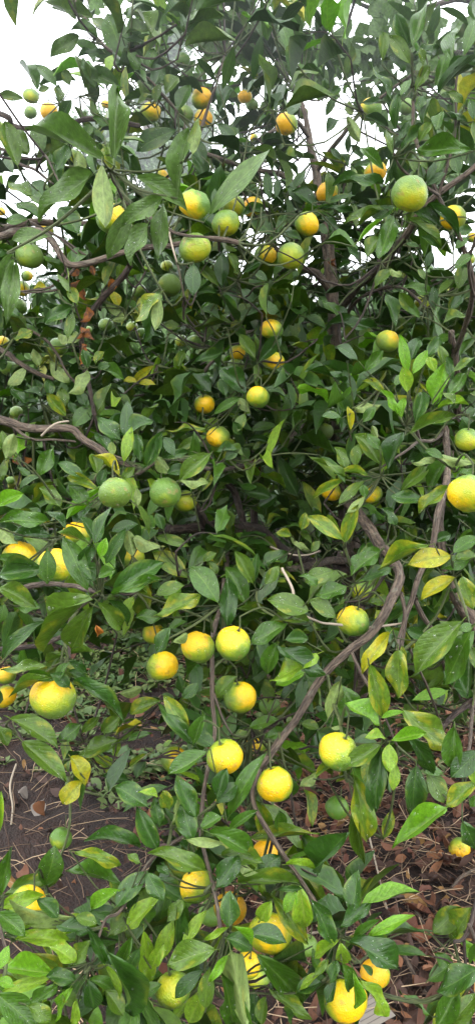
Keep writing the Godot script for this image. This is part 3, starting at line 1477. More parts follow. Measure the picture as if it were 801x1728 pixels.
func add_fruit(x: float, y: float, rp: float, code: String, label: String) -> void:
	var real := 0.0305 * rnd(0.96, 1.06)
	var squash := rnd(0.84, 0.93)
	if rp < 15: real *= lerpf(0.72, 1.0, rp / 15.0)
	if rp >= 37: real = 0.033
	if y > 1420 and rp < 35: real *= 0.88        # the bottom cluster is of smaller fruit, nearer the eye
	if y > 540 and y < 860 and x > 320 and rp < 22: real *= 0.88
	if x < 320 and y > 800 and y < 860: real *= 0.94
	var d := real * FOCAL / rp
	if d > 2.6: # small ones are smaller fruit rather than far
		d = minf(d, 2.6 + (d - 2.6) * 0.3)
		real = rp * d / FOCAL
	var c := at(x, y, d)
	var o := Node3D.new()
	o.name = "mandarin"
	add_child(o, true)
	tag(o, label, "mandarin", "mandarins hanging on the citrus trees")
	for k in 16:
		var a := TAU * k / 8.0
		stand(c + eye.basis * Vector3(cos(a), sin(a), 0) * real * (0.85 if k < 8 else 0.4))
	var view := (eye.origin - c).normalized()
	var lean := (UP + any_dir() * 0.45 - view * rnd(-0.05, 0.4)).normalized()
	var xa := lean.cross(any_dir()).normalized()
	o.transform = Transform3D(Basis(xa, lean, xa.cross(lean)), c)
	var to_local := o.transform.basis.inverse()
	var ripe := (view * 0.75 + UP * 0.25 + any_dir() * 0.7).normalized()
	if code == "gy": ripe = (view + Vector3(0, -0.35, 0) + any_dir() * 0.45).normalized()
	var sd := rnd(0.0, 900.0)
	piece("peel", peel_shape(real, squash, to_local * ripe, code, sd, 26 if rp > 24 else 16), peel, o)
	var top := real * squash * 0.90
	# calyx: a small five-pointed star
	var st := begin_tool()
	st.add_vertex(Vector3(0, top + 0.0015, 0))
	for k in 10:
		var a := TAU * k / 10.0
		var q := 0.0048 if k % 2 else 0.0026
		st.add_vertex(Vector3(cos(a) * q, top + (0.0022 if k % 2 else 0.0008), sin(a) * q))
	for k in 10:
		for q in [0, 1 + k, 1 + (k + 1) % 10]: st.add_index(q)
	st.generate_normals()
	piece("calyx", st.commit(), calyx_mat, o)
	var sl := begin_tool()
	var up_local := to_local * UP
	var e := Vector3(0, top, 0) + (Vector3(0, 1, 0) * 0.4 + up_local * 0.8 + to_local * (-view) * 0.5).normalized() * rnd(0.022, 0.04)
	tube(sl, 0, curve_points([Vector3(0, top - 0.001, 0), Vector3(0, top + 0.008, 0), e], 4), 0.0017, 0.0014, 5, Vector3.ZERO)
	sl.generate_normals()
	piece("stalk", sl.commit(), green_twig, o)
	if rp > 17:
		var ds := begin_tool()
		var n := 0
		for k in (46 if rp > 24 else 24):
			var v := any_dir()
			if v.dot(to_local * view) < -0.2: continue
			var q := real * (1.0 + 0.06 * noise.get_noise_3d(v.x * 28.0 + sd, v.y * 28.0, v.z * 28.0))
			var p := v * q
			p.y *= squash
			var ta := v.cross(any_dir()).normalized()
			var s := rnd(0.0007, 0.0015)
			n = dome(ds, n, p, ta * s, v.cross(ta) * s, v * s * 0.7)
		ds.generate_normals()
		var wd := piece("water_drops", ds.commit(), drop_mat, o)
		wd.set_meta("kind", "stuff")
	# the twig that carries it
	var tip := o.transform * e
	var j := nearest_joint(tip)
	if j[0].distance_to(tip) < 0.28:
		var tw := begin_tool()
		tube(tw, 0, curve_points([j[0], (j[0] + tip) * 0.5 + Vector3(0, 0.02, 0), tip], 5), 0.0024, 0.0015, 5, tip)
		tw.generate_normals()
		piece("twig", tw.commit(), green_twig, trees[j[1]], Transform3D(Basis(), tip - trees[j[1]].position))

func hang_fruit() -> void:
	for line in FRUIT.split("\n", false):
		var half := line.split("|")
		var w := half[0].split(" ", false)
		add_fruit(float(w[0]), float(w[1]), float(w[2]), w[3], half[1])

func fallen_fruit() -> void:
	var o := Node3D.new()
	o.name = "mandarin"
	add_child(o, true)
	tag(o, "ripe orange mandarin lying on the brown leaf litter beside a leaf", "mandarin")
	var p := on_ground(774, 1446)
	var r := 18.0 * 2.1 / FOCAL
	r = 18.0 * seen_at(p).z / FOCAL
	o.position = p + Vector3(0, r * 1.05, 0)
	o.rotation = Vector3(0.9, 0.3, 0.5)
	piece("peel", peel_shape(r, 0.88, Vector3(0, 0, 1), "O", 77.0, 20), peel, o)
	var st := begin_tool()
	st.add_vertex(Vector3(0, r * 0.81, 0))
	for k in 10:
		var q := 0.0048 if k % 2 else 0.0026
		st.add_vertex(Vector3(cos(TAU * k / 10.0) * q, r * 0.81, sin(TAU * k / 10.0) * q))
	for k in 10:
		for q in [0, 1 + k, 1 + (k + 1) % 10]: st.add_index(q)
	st.generate_normals()
	piece("calyx", st.commit(), calyx_mat, o)


# ---------------------------------------------------------------- trees
func V(x: float, y: float, d: float) -> Vector3:
	return Vector3(x, y, d)

func near_trees() -> void:
	var foot := on_ground(610, 1190)
	new_tree("main", "citrus_tree", foot, "tall citrus tree in the middle with bare forked trunk and crooked bough reaching forward")
	var side := on_ground(980, 1330)
	new_tree("right", "citrus_tree", side, "citrus tree standing at the right edge, with upright pointed shoots and yellow-mottled leaves")
	var left := Vector3(-1.15, ground_height(-1.15, -2.1), -2.1)
	new_tree("left", "citrus_tree", left, "citrus tree reaching in from the left edge with grey boughs and dry curled leaves")

	# --- main
	branch_in_world("main", "trunk", [foot - Vector3(0, 0.03, 0), at(600, 1040, 2.9), at(585, 880, 2.8), at(572, 740, 2.7), at(566, 620, 2.6), at(562, 520, 2.5), at(554, 440, 2.5), at(545, 370, 2.5), at(532, 290, 2.5), at(520, 225, 2.5), at(505, 160, 2.5)], 0.036, 0.007, bark)
	branch("main", "branch", [V(560, 500, 2.5), V(535, 462, 2.46), V(515, 455, 2.42), V(490, 440, 2.35), V(450, 400, 2.3)], 14, 6)
	branch("main", "branch", [V(572, 525, 2.55), V(600, 490, 2.3), V(632, 460, 2.1), V(660, 430, 1.9), V(690, 390, 1.75), V(722, 340, 1.65), V(790, 290, 1.6), V(840, 250, 1.6)], 13, 9)
	branch("main", "branch", [V(580, 540, 2.55), V(602, 508, 2.4), V(640, 487, 2.3), V(682, 487, 2.2), V(720, 520, 2.1)], 7, 4)
	branch("main", "branch", [V(592, 960, 2.85), V(540, 955, 2.7), V(480, 930, 2.45), V(440, 897, 2.35), V(400, 890, 2.25), V(345, 889, 2.2), V(285, 896, 2.1)], 26, 17, bark_dark)
	branch("main", "branch", [V(350, 889, 2.2), V(338, 868, 2.15), V(325, 840, 2.1)], 15, 10, bark_dark)
	branch("main", "branch", [V(410, 890, 2.28), V(404, 855, 2.3), V(395, 828, 2.3), V(362, 800, 2.2), V(335, 780, 2.1)], 12, 8, bark_dark)
	branch("main", "branch", [V(566, 700, 2.65), V(535, 700, 2.45), V(510, 684, 2.3), V(485, 664, 2.15), V(455, 655, 2.05)], 15, 8)
	branch("main", "branch", [V(430, 900, 2.5), V(428, 840, 2.5), V(426, 780, 2.5), V(424, 725, 2.45)], 14, 9, bark_dark)
	branch("main", "branch", [V(560, 620, 2.6), V(500, 590, 2.4), V(440, 560, 2.3), V(390, 575, 2.2), V(340, 630, 2.1)], 11, 5)
	branch("main", "branch", [V(532, 290, 2.5), V(560, 250, 2.4), V(600, 200, 2.3), V(640, 165, 2.2), V(700, 120, 2.1)], 9, 4)
	branch("main", "branch", [V(520, 230, 2.5), V(500, 205, 2.4), V(470, 215, 2.3), V(440, 230, 2.25)], 8, 4)
	branch("main", "branch", [V(540, 350, 2.5), V(480, 300, 2.4), V(400, 280, 2.3), V(330, 250, 2.2), V(300, 195, 2.15), V(272, 160, 2.1)], 10, 6)
	branch("main", "branch", [V(330, 250, 2.2), V(345, 200, 2.2), V(365, 140, 2.2), V(380, 90, 2.25)], 6, 3)
	# the crooked bough that comes forward and hangs low
	branch("main", "branch", [V(572, 780, 2.65), V(580, 830, 2.2), V(603, 868, 1.85), V(642, 917, 1.65), V(671, 958, 1.52), V(674, 988, 1.48), V(649, 1035, 1.45), V(625, 1067, 1.44), V(590, 1095, 1.43), V(548, 1142, 1.41), V(500, 1220, 1.38), V(438, 1296, 1.34)], 20, 13)
	branch("main", "branch", [V(390, 890, 2.25), V(382, 950, 1.9), V(372, 1020, 1.6), V(357, 1080, 1.46), V(356, 1150, 1.43), V(364, 1215, 1.40), V(362, 1255, 1.36), V(345, 1325, 1.28), V(337, 1400, 1.2), V(343, 1440, 1.16), V(356, 1480, 1.13), V(369, 1525, 1.10), V(376, 1575, 1.08)], 9, 6)
	branch("main", "branch", [V(361, 1170, 1.42), V(378, 1215, 1.40), V(392, 1240, 1.40)], 5, 3)
	branch("main", "branch", [V(438, 1296, 1.34), V(425, 1350, 1.28), V(460, 1415, 1.22), V(497, 1472, 1.17), V(528, 1522, 1.13), V(566, 1574, 1.08)], 9, 6)
	branch("main", "branch", [V(337, 1400, 1.2), V(290, 1425, 1.18), V(249, 1460, 1.15), V(205, 1536, 1.1), V(176, 1556, 1.08), V(150, 1640, 1.05)], 8, 5)
	branch("main", "branch", [V(470, 1235, 1.36), V(478, 1285, 1.36), V(486, 1310, 1.37)], 5, 3, green_twig)
	branch("main", "branch", [V(480, 965, 1.9), V(520, 955, 2.2), V(560, 945, 2.6), V(590, 950, 2.8)], 12, 14)
	branch("main", "branch", [V(520, 700, 2.4), V(470, 760, 2.2), V(400, 790, 2.0), V(330, 790, 1.6), V(285, 770, 1.42), V(230, 800, 1.42)], 9, 5)
	branch("main", "branch", [V(590, 1095, 1.43), V(610, 1140, 1.40), V(640, 1190, 1.38), V(670, 1260, 1.36)], 7, 4)
	branch("main", "branch", [V(552, 1140, 1.41), V(562, 1185, 1.3), V(575, 1225, 1.24), V(580, 1290, 1.22), V(585, 1320, 1.22)], 6, 4, green_twig)
	# bare dead twigs
	branch("main", "dead_twig", [V(476, 959, 1.42), V(494, 995, 1.40), V(497, 1029, 1.39), V(535, 1049, 1.40), V(560, 1053, 1.44), V(625, 1059, 1.46), V(682, 1052, 1.48)], 5, 4, bark_pale, false)
	branch("main", "dead_twig", [V(427, 909, 2.0), V(460, 924, 1.9), V(501, 938, 1.8), V(540, 930, 1.9)], 4, 3, bark_pale, false)

	# --- right
	branch_in_world("right", "trunk", [side - Vector3(0, 0.03, 0), at(850, 1150, 1.95), at(800, 1055, 1.9), at(778, 1025, 1.9), at(760, 985, 1.9), at(745, 920, 1.95), at(740, 860, 2.0), at(760, 760, 2.0), at(770, 660, 1.9), at(760, 560, 1.8)], 0.020, 0.007, bark)
	branch("right", "branch", [V(748, 720, 1.8), V(755, 800, 1.6), V(743, 860, 1.52), V(730, 914, 1.5), V(706, 968, 1.49), V(696, 1012, 1.48), V(684, 1049, 1.47), V(676, 1094, 1.46)], 12, 9)
	branch("right", "branch", [V(700, 1010, 1.48), V(712, 1038, 1.5), V(728, 1068, 1.55), V(750, 1130, 1.65)], 9, 7)
	branch("right", "branch", [V(676, 1000, 1.48), V(683, 1040, 1.46), V(672, 1080, 1.44), V(668, 1110, 1.3)], 8, 5)
	branch("right", "branch", [V(850, 1150, 1.95), V(800, 1180, 1.85), V(747, 1225, 1.8), V(700, 1300, 1.8)], 12, 8, bark_dark)
	branch("right", "branch", [V(690, 1095, 1.46), V(715, 1150, 1.55), V(748, 1232, 1.75)], 5, 4)
	branch("right", "branch", [V(765, 700, 1.95), V(735, 740, 1.7), V(705, 745, 1.5), V(680, 765, 1.42), V(640, 790, 1.4)], 7, 4, bark)
	branch("right", "branch", [V(705, 745, 1.5), V(698, 710, 1.4), V(688, 660, 1.34)], 7, 4)
	branch("right", "branch", [V(765, 600, 1.85), V(800, 500, 1.6), V(780, 420, 1.5), V(740, 330, 1.45), V(700, 240, 1.42), V(695, 170, 1.42)], 10, 5)
	branch("right", "branch", [V(740, 330, 1.45), V(680, 290, 1.36), V(664, 260, 1.33)], 6, 4)
	branch("right", "branch", [V(740, 330, 1.45), V(765, 230, 1.42), V(770, 130, 1.42), V(800, 60, 1.42)], 6, 4)
	branch("right", "branch", [V(800, 500, 1.6), V(790, 450, 1.5), V(800, 400, 1.45)], 6, 4)
	branch("right", "branch", [V(850, 1150, 1.95), V(830, 1350, 1.6), V(790, 1560, 1.4), V(765, 1590, 1.35)], 10, 5, bark_dark)
	branch("right", "branch", [V(790, 1560, 1.4), V(830, 1660, 1.25)], 6, 4)
	branch("right", "branch", [V(800, 1180, 1.85), V(790, 1250, 1.4), V(780, 1290, 1.2)], 8, 5)

	# --- left
	branch_in_world("left", "trunk", [left - Vector3(0, 0.03, 0), left + Vector3(-0.03, 0.5, 0.05), left + Vector3(0.02, 1.0, 0.0), left + Vector3(-0.05, 1.5, 0.06), left + Vector3(0.02, 2.1, 0.0)], 0.045, 0.012, bark)
	branch("left", "branch", [V(-260, 640, 2.1), V(-120, 680, 1.9), V(0, 706, 1.75), V(50, 722, 1.72), V(118, 726, 1.7), V(142, 742, 1.69), V(178, 764, 1.68), V(230, 790, 1.7)], 17, 11)
	branch("left", "branch", [V(20, 716, 1.73), V(52, 740, 1.7), V(90, 742, 1.69), V(128, 746, 1.68)], 6, 4)
	branch("left", "dead_twig", [V(71, 735, 1.68), V(84, 722, 1.66), V(98, 714, 1.66), V(116, 711, 1.66)], 5, 3, bark_pale, false)
	branch("left", "branch", [V(-260, 420, 2.05), V(-100, 400, 2.0), V(0, 389, 1.9), V(50, 376, 1.88), V(101, 373, 1.88), V(158, 377, 1.88), V(230, 360, 1.9)], 14, 8)
	branch("left", "branch", [V(-100, 400, 2.0), V(0, 400, 1.8), V(60, 388, 1.75), V(85, 402, 1.72), V(118, 445, 1.7), V(162, 441, 1.7), V(216, 426, 1.68), V(300, 411, 1.66), V(362, 402, 1.66), V(400, 410, 1.66)], 14, 8)
	branch("left", "branch", [V(219, 447, 1.7), V(195, 480, 1.74), V(165, 511, 1.78), V(145, 541, 1.8), V(138, 575, 1.82), V(150, 640, 1.84), V(160, 700, 1.8)], 11, 8, bark_dark)
	branch("left", "branch", [V(50, 374, 1.86), V(95, 398, 1.8), V(145, 431, 1.74)], 6, 4, bark)
	branch("left", "branch", [V(60, 378, 1.8), V(100, 402, 1.76), V(130, 428, 1.72)], 4, 3, bark)
	branch("left", "branch", [V(118, 447, 1.7), V(90, 482, 1.72), V(50, 490, 1.75), V(20, 495, 1.8)], 5, 3, bark)
	branch("left", "branch", [V(130, 450, 1.7), V(110, 472, 1.7), V(95, 490, 1.7), V(40, 494, 1.7)], 6, 3, bark)
	branch("left", "branch", [V(-140, 160, 2.2), V(0, 192, 2.0), V(20, 212, 2.0), V(50, 217, 1.98), V(110, 210, 1.95), V(160, 200, 1.95), V(235, 212, 2.0)], 10, 7, bark_dark)
	branch("left", "branch", [V(-140, 220, 2.2), V(0, 250, 2.0), V(34, 277, 1.98), V(62, 288, 1.95), V(90, 310, 1.9)], 7, 4)
	branch("left", "branch", [V(0, 232, 2.0), V(22, 220, 2.0), V(48, 217, 1.98)], 4, 3)
	branch("left", "branch", [V(62, 288, 1.95), V(74, 262, 1.8), V(88, 282, 1.75), V(100, 310, 1.7)], 5, 3)
	branch("left", "branch", [V(-140, 540, 2.0), V(0, 588, 1.88), V(27, 607, 1.86), V(54, 627, 1.85), V(90, 640, 1.85)], 11, 6)
	branch("left", "branch", [V(30, 548, 1.85), V(75, 572, 1.84), V(98, 602, 1.83), V(116, 632, 1.82), V(150, 670, 1.85)], 6, 4)
	branch("left", "branch", [V(-200, 60, 2.2), V(60, -60, 1.95), V(125, 0, 1.9), V(162, 64, 1.9), V(202, 98, 1.9), V(256, 140, 1.95), V(300, 190, 2.0)], 8, 4)
	branch("left", "branch", [V(228, 360, 1.9), V(215, 345, 1.5), V(196, 312, 1.1), V(186, 288, 0.97)], 6, 4)
	branch("left", "branch", [V(228, 360, 1.9), V(262, 372, 1.6), V(300, 395, 1.55), V(345, 400, 1.5), V(380, 405, 1.5)], 7, 4)
	branch("left", "branch", [V(285, 385, 1.6), V(290, 410, 1.55), V(300, 450, 1.55), V(310, 500, 1.7)], 4, 3, bark_pale)
	branch("left", "branch", [V(-200, 980, 1.7), V(-60, 1000, 1.4), V(40, 990, 1.25), V(115, 985, 1.15), V(165, 1000, 1.08)], 12, 7)
	branch("left", "branch", [V(-60, 1100, 1.4), V(50, 1090, 1.28), V(90, 1080, 1.27), V(114, 1076, 1.26), V(118, 1110, 1.24)], 10, 6, bark_dark)
	branch("left", "branch", [V(165, 1000, 1.1), V(120, 1040, 1.2), V(114, 1076, 1.26)], 6, 5, bark)
	branch("left", "branch", [V(-100, 1190, 1.5), V(14, 1226, 1.38), V(40, 1250, 1.36), V(67, 1273, 1.35), V(118, 1309, 1.36)], 10, 5, bark_dark)
	branch("left", "branch", [V(-60, 900, 1.3), V(40, 900, 1.2), V(85, 912, 1.16), V(110, 905, 1.15)], 6, 4, green_twig)
	branch("left", "branch", [V(-100, 1450, 1.1), V(-20, 1520, 1.05), V(10, 1600, 1.0)], 8, 5)

	# curled dry leaves along the bending dark branch
	for q in [[126, 462, 24, "k"], [155, 458, 22, "k"], [187, 486, 30, "o"], [143, 492, 40, "k"], [147, 535, 36, "k"], [136, 565, 26, "k"], [152, 566, 24, "k"], [135, 610, 22, "o"], [138, 590, 20, "k"], [30, 778, 22, "k"], [41, 780, 20, "o"], [162, 1069, 28, "o"], [432, 735, 30, "k"], [420, 785, 30, "k"], [440, 800, 26, "k"], [425, 820, 26, "k"], [515, 695, 20, "o"], [565, 445, 18, "k"], [612, 985, 16, "k"]]:
		var d := 1.3 if q[1] > 1000 else 2.35 if q[0] > 400 else 1.75
		var p := at(q[0], q[1] - q[2] * 0.5, d)
		var j := nearest_joint(p)
		var l: float = q[2] / FOCAL * d * 0.85
		var ax := (Vector3(0, -1, 0) + any_dir() * 0.25).normalized()
		var nn := ax.cross(any_dir()).normalized()
		piece("dry_leaf", dry_meshes[rng.randi() % 4], mats[q[3]], trees[j[1]], Transform3D(Basis(ax.cross(nn) * l * 0.55, ax * l, nn * l), p - trees[j[1]].position))

func gap(x: float, y: float) -> float:      # how thick the crowns are towards that side of the grove
	var keep := 0.72
	if y < 430:
		keep = 0.76
		for g in [[40, 60, 110, 135], [30, 235, 55, 60], [430, 120, 55, 45], [530, 165, 45, 45], [625, 245, 50, 60], [135, 390, 50, 38], [560, 15, 60, 25], [30, 320, 40, 40], [330, 110, 30, 40], [590, 390, 40, 30], [552, 430, 26, 75], [535, 290, 22, 60], [250, 330, 40, 50]]:
			var e := Vector2((x - g[0]) / g[2], (y - g[1]) / g[3]).length()
			keep *= smoothstep(0.85, 1.35, e)
		keep *= smoothstep(-60.0, 120.0, y) * 0.6 + 0.4
		if x > 560 and y < 270: keep *= 0.45
		if x > 430 and y < 130: keep *= 0.6
		if x > 90 and x < 380 and y < 330: keep *= 0.8
	elif y > 1000:
		keep = lerpf(0.72, 0.4, smoothstep(1000.0, 1100.0, y))
		if x < 340: keep *= lerpf(1.0, 0.10, smoothstep(1020.0, 1080.0, y))
		if y > 1300: keep *= 0.15
		if x > 470 and y > 1180: keep *= 0.15
	return keep

func wild_growth() -> void:
	var made := 0
	var tries := 0
	while made < 920 and tries < 40000:
		tries += 1
		var z := -rnd(1.75, 3.5)
		var p := Vector3(rnd(-0.55, 0.55) * (-z) , rnd(0.35, 3.3), z)
		var s := seen_at(p)
		if s.x < -120 or s.x > 920 or s.y < -120: continue
		var thick := gap(s.x, s.y - 15.0)
		if rng.randf() > thick: continue
		var j := nearest_joint(p)
		var off: float = j[0].distance_to(p)
		if off > 0.55 or rng.randf() > 1.15 - off * 1.4: continue
		wild_shoot(p, j[1], j, 1.0 if -z < 2.6 else 1.05)
		made += 1
	# thick low growth nearer by: left, right, top, bottom, depths, how many
	for q in [[200, 520, 1400, 1740, 1.20, 1.36, 20], [0, 240, 1590, 1760, 1.10, 1.25, 8], [330, 640, 930, 1180, 1.55, 2.1, 34], [560, 820, 900, 1200, 1.5, 2.0, 28], [380, 560, 1180, 1380, 1.42, 1.7, 12], [-30, 300, 830, 1030, 1.35, 1.8, 26], [540, 640, 1560, 1690, 1.16, 1.24, 5], [790, 840, 1600, 1740, 1.3, 1.5, 3], [-20, 110, 1080, 1250, 1.35, 1.8, 4], [260, 420, 1180, 1330, 1.45, 1.7, 8]]:
		for k in q[6]:
			var p := at(rnd(q[0], q[1]), rnd(q[2], q[3]), rnd(q[4], q[5]))
			var j := nearest_joint(p)
			wild_shoot(p, j[1], j, rnd(0.85, 1.05))


# ---------------------------------------------------------------- trees farther back
func shoot_mesh(count: int, spread: float, sd: int) -> ArrayMesh:
	var st := begin_tool()
	rng.seed = sd
	for k in count:
		var ax := (any_dir() + UP * 0.15).normalized()
		var nrm := UP + any_dir() * 0.8
		nrm = (nrm - ax * nrm.dot(ax)).normalized()
		var b := any_dir() * rnd(0.0, spread)
		st.append_from(leaf_lo[rng.randi() % leaf_lo.size()], 0, Transform3D(Basis(ax.cross(nrm) * 0.040, ax * 0.095, nrm * 0.095), b))
	return st.commit()

func mass(key: String, mesh: Mesh, mat: Material, places: Array, tints: Array) -> void:
	var mm := MultiMesh.new()
	mm.transform_format = MultiMesh.TRANSFORM_3D
	mm.use_colors = true
	mm.mesh = mesh
	mm.instance_count = places.size()
	for i in places.size():
		mm.set_instance_transform(i, places[i])
		mm.set_instance_color(i, tints[i])
	var o := MultiMeshInstance3D.new()
	o.name = "foliage"
	o.multimesh = mm
	o.material_override = mat
	o.set_meta("kind", "stuff")
	trees[key].add_child(o, true)

func back_citrus(key: String, where: Vector3, height: float, wide: float, count: int, label: String, meshes: Array) -> void:
	new_tree(key, "citrus_tree", where, label)
	var top := where + Vector3(0, height * 0.55, 0)
	branch_in_world(key, "trunk", [where - Vector3(0, 0.05, 0), where + Vector3(0.04, height * 0.25, 0), top], 0.05, 0.025, bark_dark, false)
	for k in 7:
		var a := TAU * k / 7.0 + rnd(-0.3, 0.3)
		var e := where + Vector3(cos(a) * wide * 0.75, height * rnd(0.45, 0.95), sin(a) * wide * 0.75)
		branch_in_world(key, "branch", [where + Vector3(0, height * rnd(0.15, 0.4), 0), where + Vector3(cos(a) * wide * 0.35, height * 0.5, sin(a) * wide * 0.35), e], 0.022, 0.006, bark_dark, false)
	var places := []
	var tints := []
	while places.size() < count:
		var q := Vector3(rnd(-1, 1), rnd(-1, 1), rnd(-1, 1))
		var r := q.length()
		if r > 1.0 or r < 0.35: continue
		if noise.get_noise_3d(q.x * 60.0 + where.x * 50.0, q.y * 60.0, q.z * 60.0) < -0.12: continue
		var y := height * (0.56 + 0.46 * q.y)
		if y < 0.22: continue
		var b := Basis.from_euler(Vector3(rnd(-0.6, 0.6), rnd(0, TAU), rnd(-0.6, 0.6))) * rnd(0.85, 1.25)
		places.append(Transform3D(b, Vector3(q.x * wide, y, q.z * wide)))
		var t := rng.randf()
		var c := Color(0.034, 0.082, 0.016).lerp(Color(0.080, 0.155, 0.034), t)
		if rng.randf() < 0.07: c = Color(0.20, 0.22, 0.03)
		tints.append(c)
	mass(key, meshes[rng.randi() % meshes.size()], mats["far"], places, tints)

func back_row() -> void:
	var meshes := [shoot_mesh(11, 0.06, 31), shoot_mesh(11, 0.06, 32), shoot_mesh(12, 0.07, 33)]
	rng.seed = 4401
	back_citrus("back1", Vector3(-0.55, 0, -4.7), 2.1, 0.95, 900, "round citrus tree seen through the leaves left of the middle, behind the nearest trees", meshes)
	back_citrus("back2", Vector3(0.85, 0, -4.5), 2.0, 0.95, 900, "dark citrus tree directly behind the bare trunk right of the middle", meshes)
	back_citrus("back3", Vector3(-2.2, 0, -4.9), 2.05, 1.0, 700, "citrus tree behind the grey branches at the left edge", meshes)
	back_citrus("back4", Vector3(2.4, 0, -4.8), 2.1, 1.0, 700, "citrus tree behind the bright upright shoot at the right edge", meshes)
	back_citrus("back5", Vector3(-1.3, 0, -7.2), 2.0, 1.1, 700, "farther citrus tree showing in the green gap left of the middle", meshes)
	back_citrus("back6", Vector3(0.3, 0, -7.6), 2.0, 1.1, 700, "farther citrus tree showing between the two middle ones", meshes)
	back_citrus("back7", Vector3(2.0, 0, -7.4), 2.0, 1.1, 700, "farther citrus tree behind the trunk fork on the right", meshes)

func leafy_tree(key: String, called: String, where: Vector3, height: float, wide: float, low: float, count: int, leaf: float, tint: Color, label: String) -> void:
	new_tree(key, called, where, label)
	branch_in_world(key, "trunk", [where - Vector3(0, 0.1, 0), where + Vector3(0.1, height * 0.4, 0.05), where + Vector3(-0.05, height * 0.95, 0)], 0.13, 0.02, bark, false)
	var limbs := []
	for k in 26:
		var h := rnd(low, 0.95) * height
		var a := rnd(0, TAU)
		var reach := wide * rnd(0.55, 1.0) * sqrt(clampf(1.15 - h / height, 0.1, 1.0))
		var s := where + Vector3(0.05, h - reach * 0.25, 0)
		var e := where + Vector3(cos(a) * reach, h + reach * rnd(0.0, 0.45), sin(a) * reach)
		limbs.append([s, (s + e) * 0.5 + Vector3(0, 0.08, 0), e])
		branch_in_world(key, "branch", limbs[-1], 0.03, 0.006, bark, false)
	var st := begin_tool()
	for k in 9:
		var ax := any_dir()
		var nn := ax.cross(any_dir()).normalized()
		st.append_from(leaf_lo[k % leaf_lo.size()], 0, Transform3D(Basis(ax.cross(nn) * leaf * 0.55, ax * leaf, nn * leaf), any_dir() * leaf * 1.7))
	var mesh := st.commit()
	var places := []
	var tints := []
	while places.size() < count:
		var l: Array = limbs[rng.randi() % limbs.size()]
		var t := sqrt(rng.randf())
		var p: Vector3 = l[0].lerp(l[2], t) + any_dir() * rng.randf() * 0.28 * (0.5 + t) * wide * 0.45
		places.append(Transform3D(Basis.from_euler(Vector3(rnd(-1, 1), rnd(0, TAU), rnd(-1, 1))) * rnd(0.7, 1.3), p - where))
		tints.append(tint * rnd(0.75, 1.25))
	mass(key, mesh, mats["far"], places, tints)

func far_trees() -> void:
	rng.seed = 5501
	var p1 := at(250, 300, 9.0)
	leafy_tree("pale", "pale_tree", Vector3(p1.x, 0, p1.z), 5.3, 1.35, 0.3, 7000, 0.052, Color(0.15, 0.23, 0.11), "tall pale small-leaved tree in the haze behind the upper left branches")
	var k := 0
	for q in [[-60, 13.0, 3.4, 1.6], [150, 15.0, 3.2, 1.8], [420, 14.0, 3.0, 1.6], [590, 13.5, 3.1, 1.5], [760, 15.0, 3.4, 1.8]]:
		k += 1
		var p := at(q[0], 500, q[1])
		leafy_tree("far%d" % k, "distant_tree", Vector3(p.x, 0, p.z), q[2], q[3], 0.12, 1500, 0.10, Color(0.09, 0.15, 0.06), ["distant hazy tree low behind the left edge branches", "distant hazy tree low in the gap under the upper left sky", "distant hazy tree low behind the middle of the grove", "distant pale tree showing beside the fork of the bare trunk", "distant hazy tree low behind the right edge leaves"][k - 1])

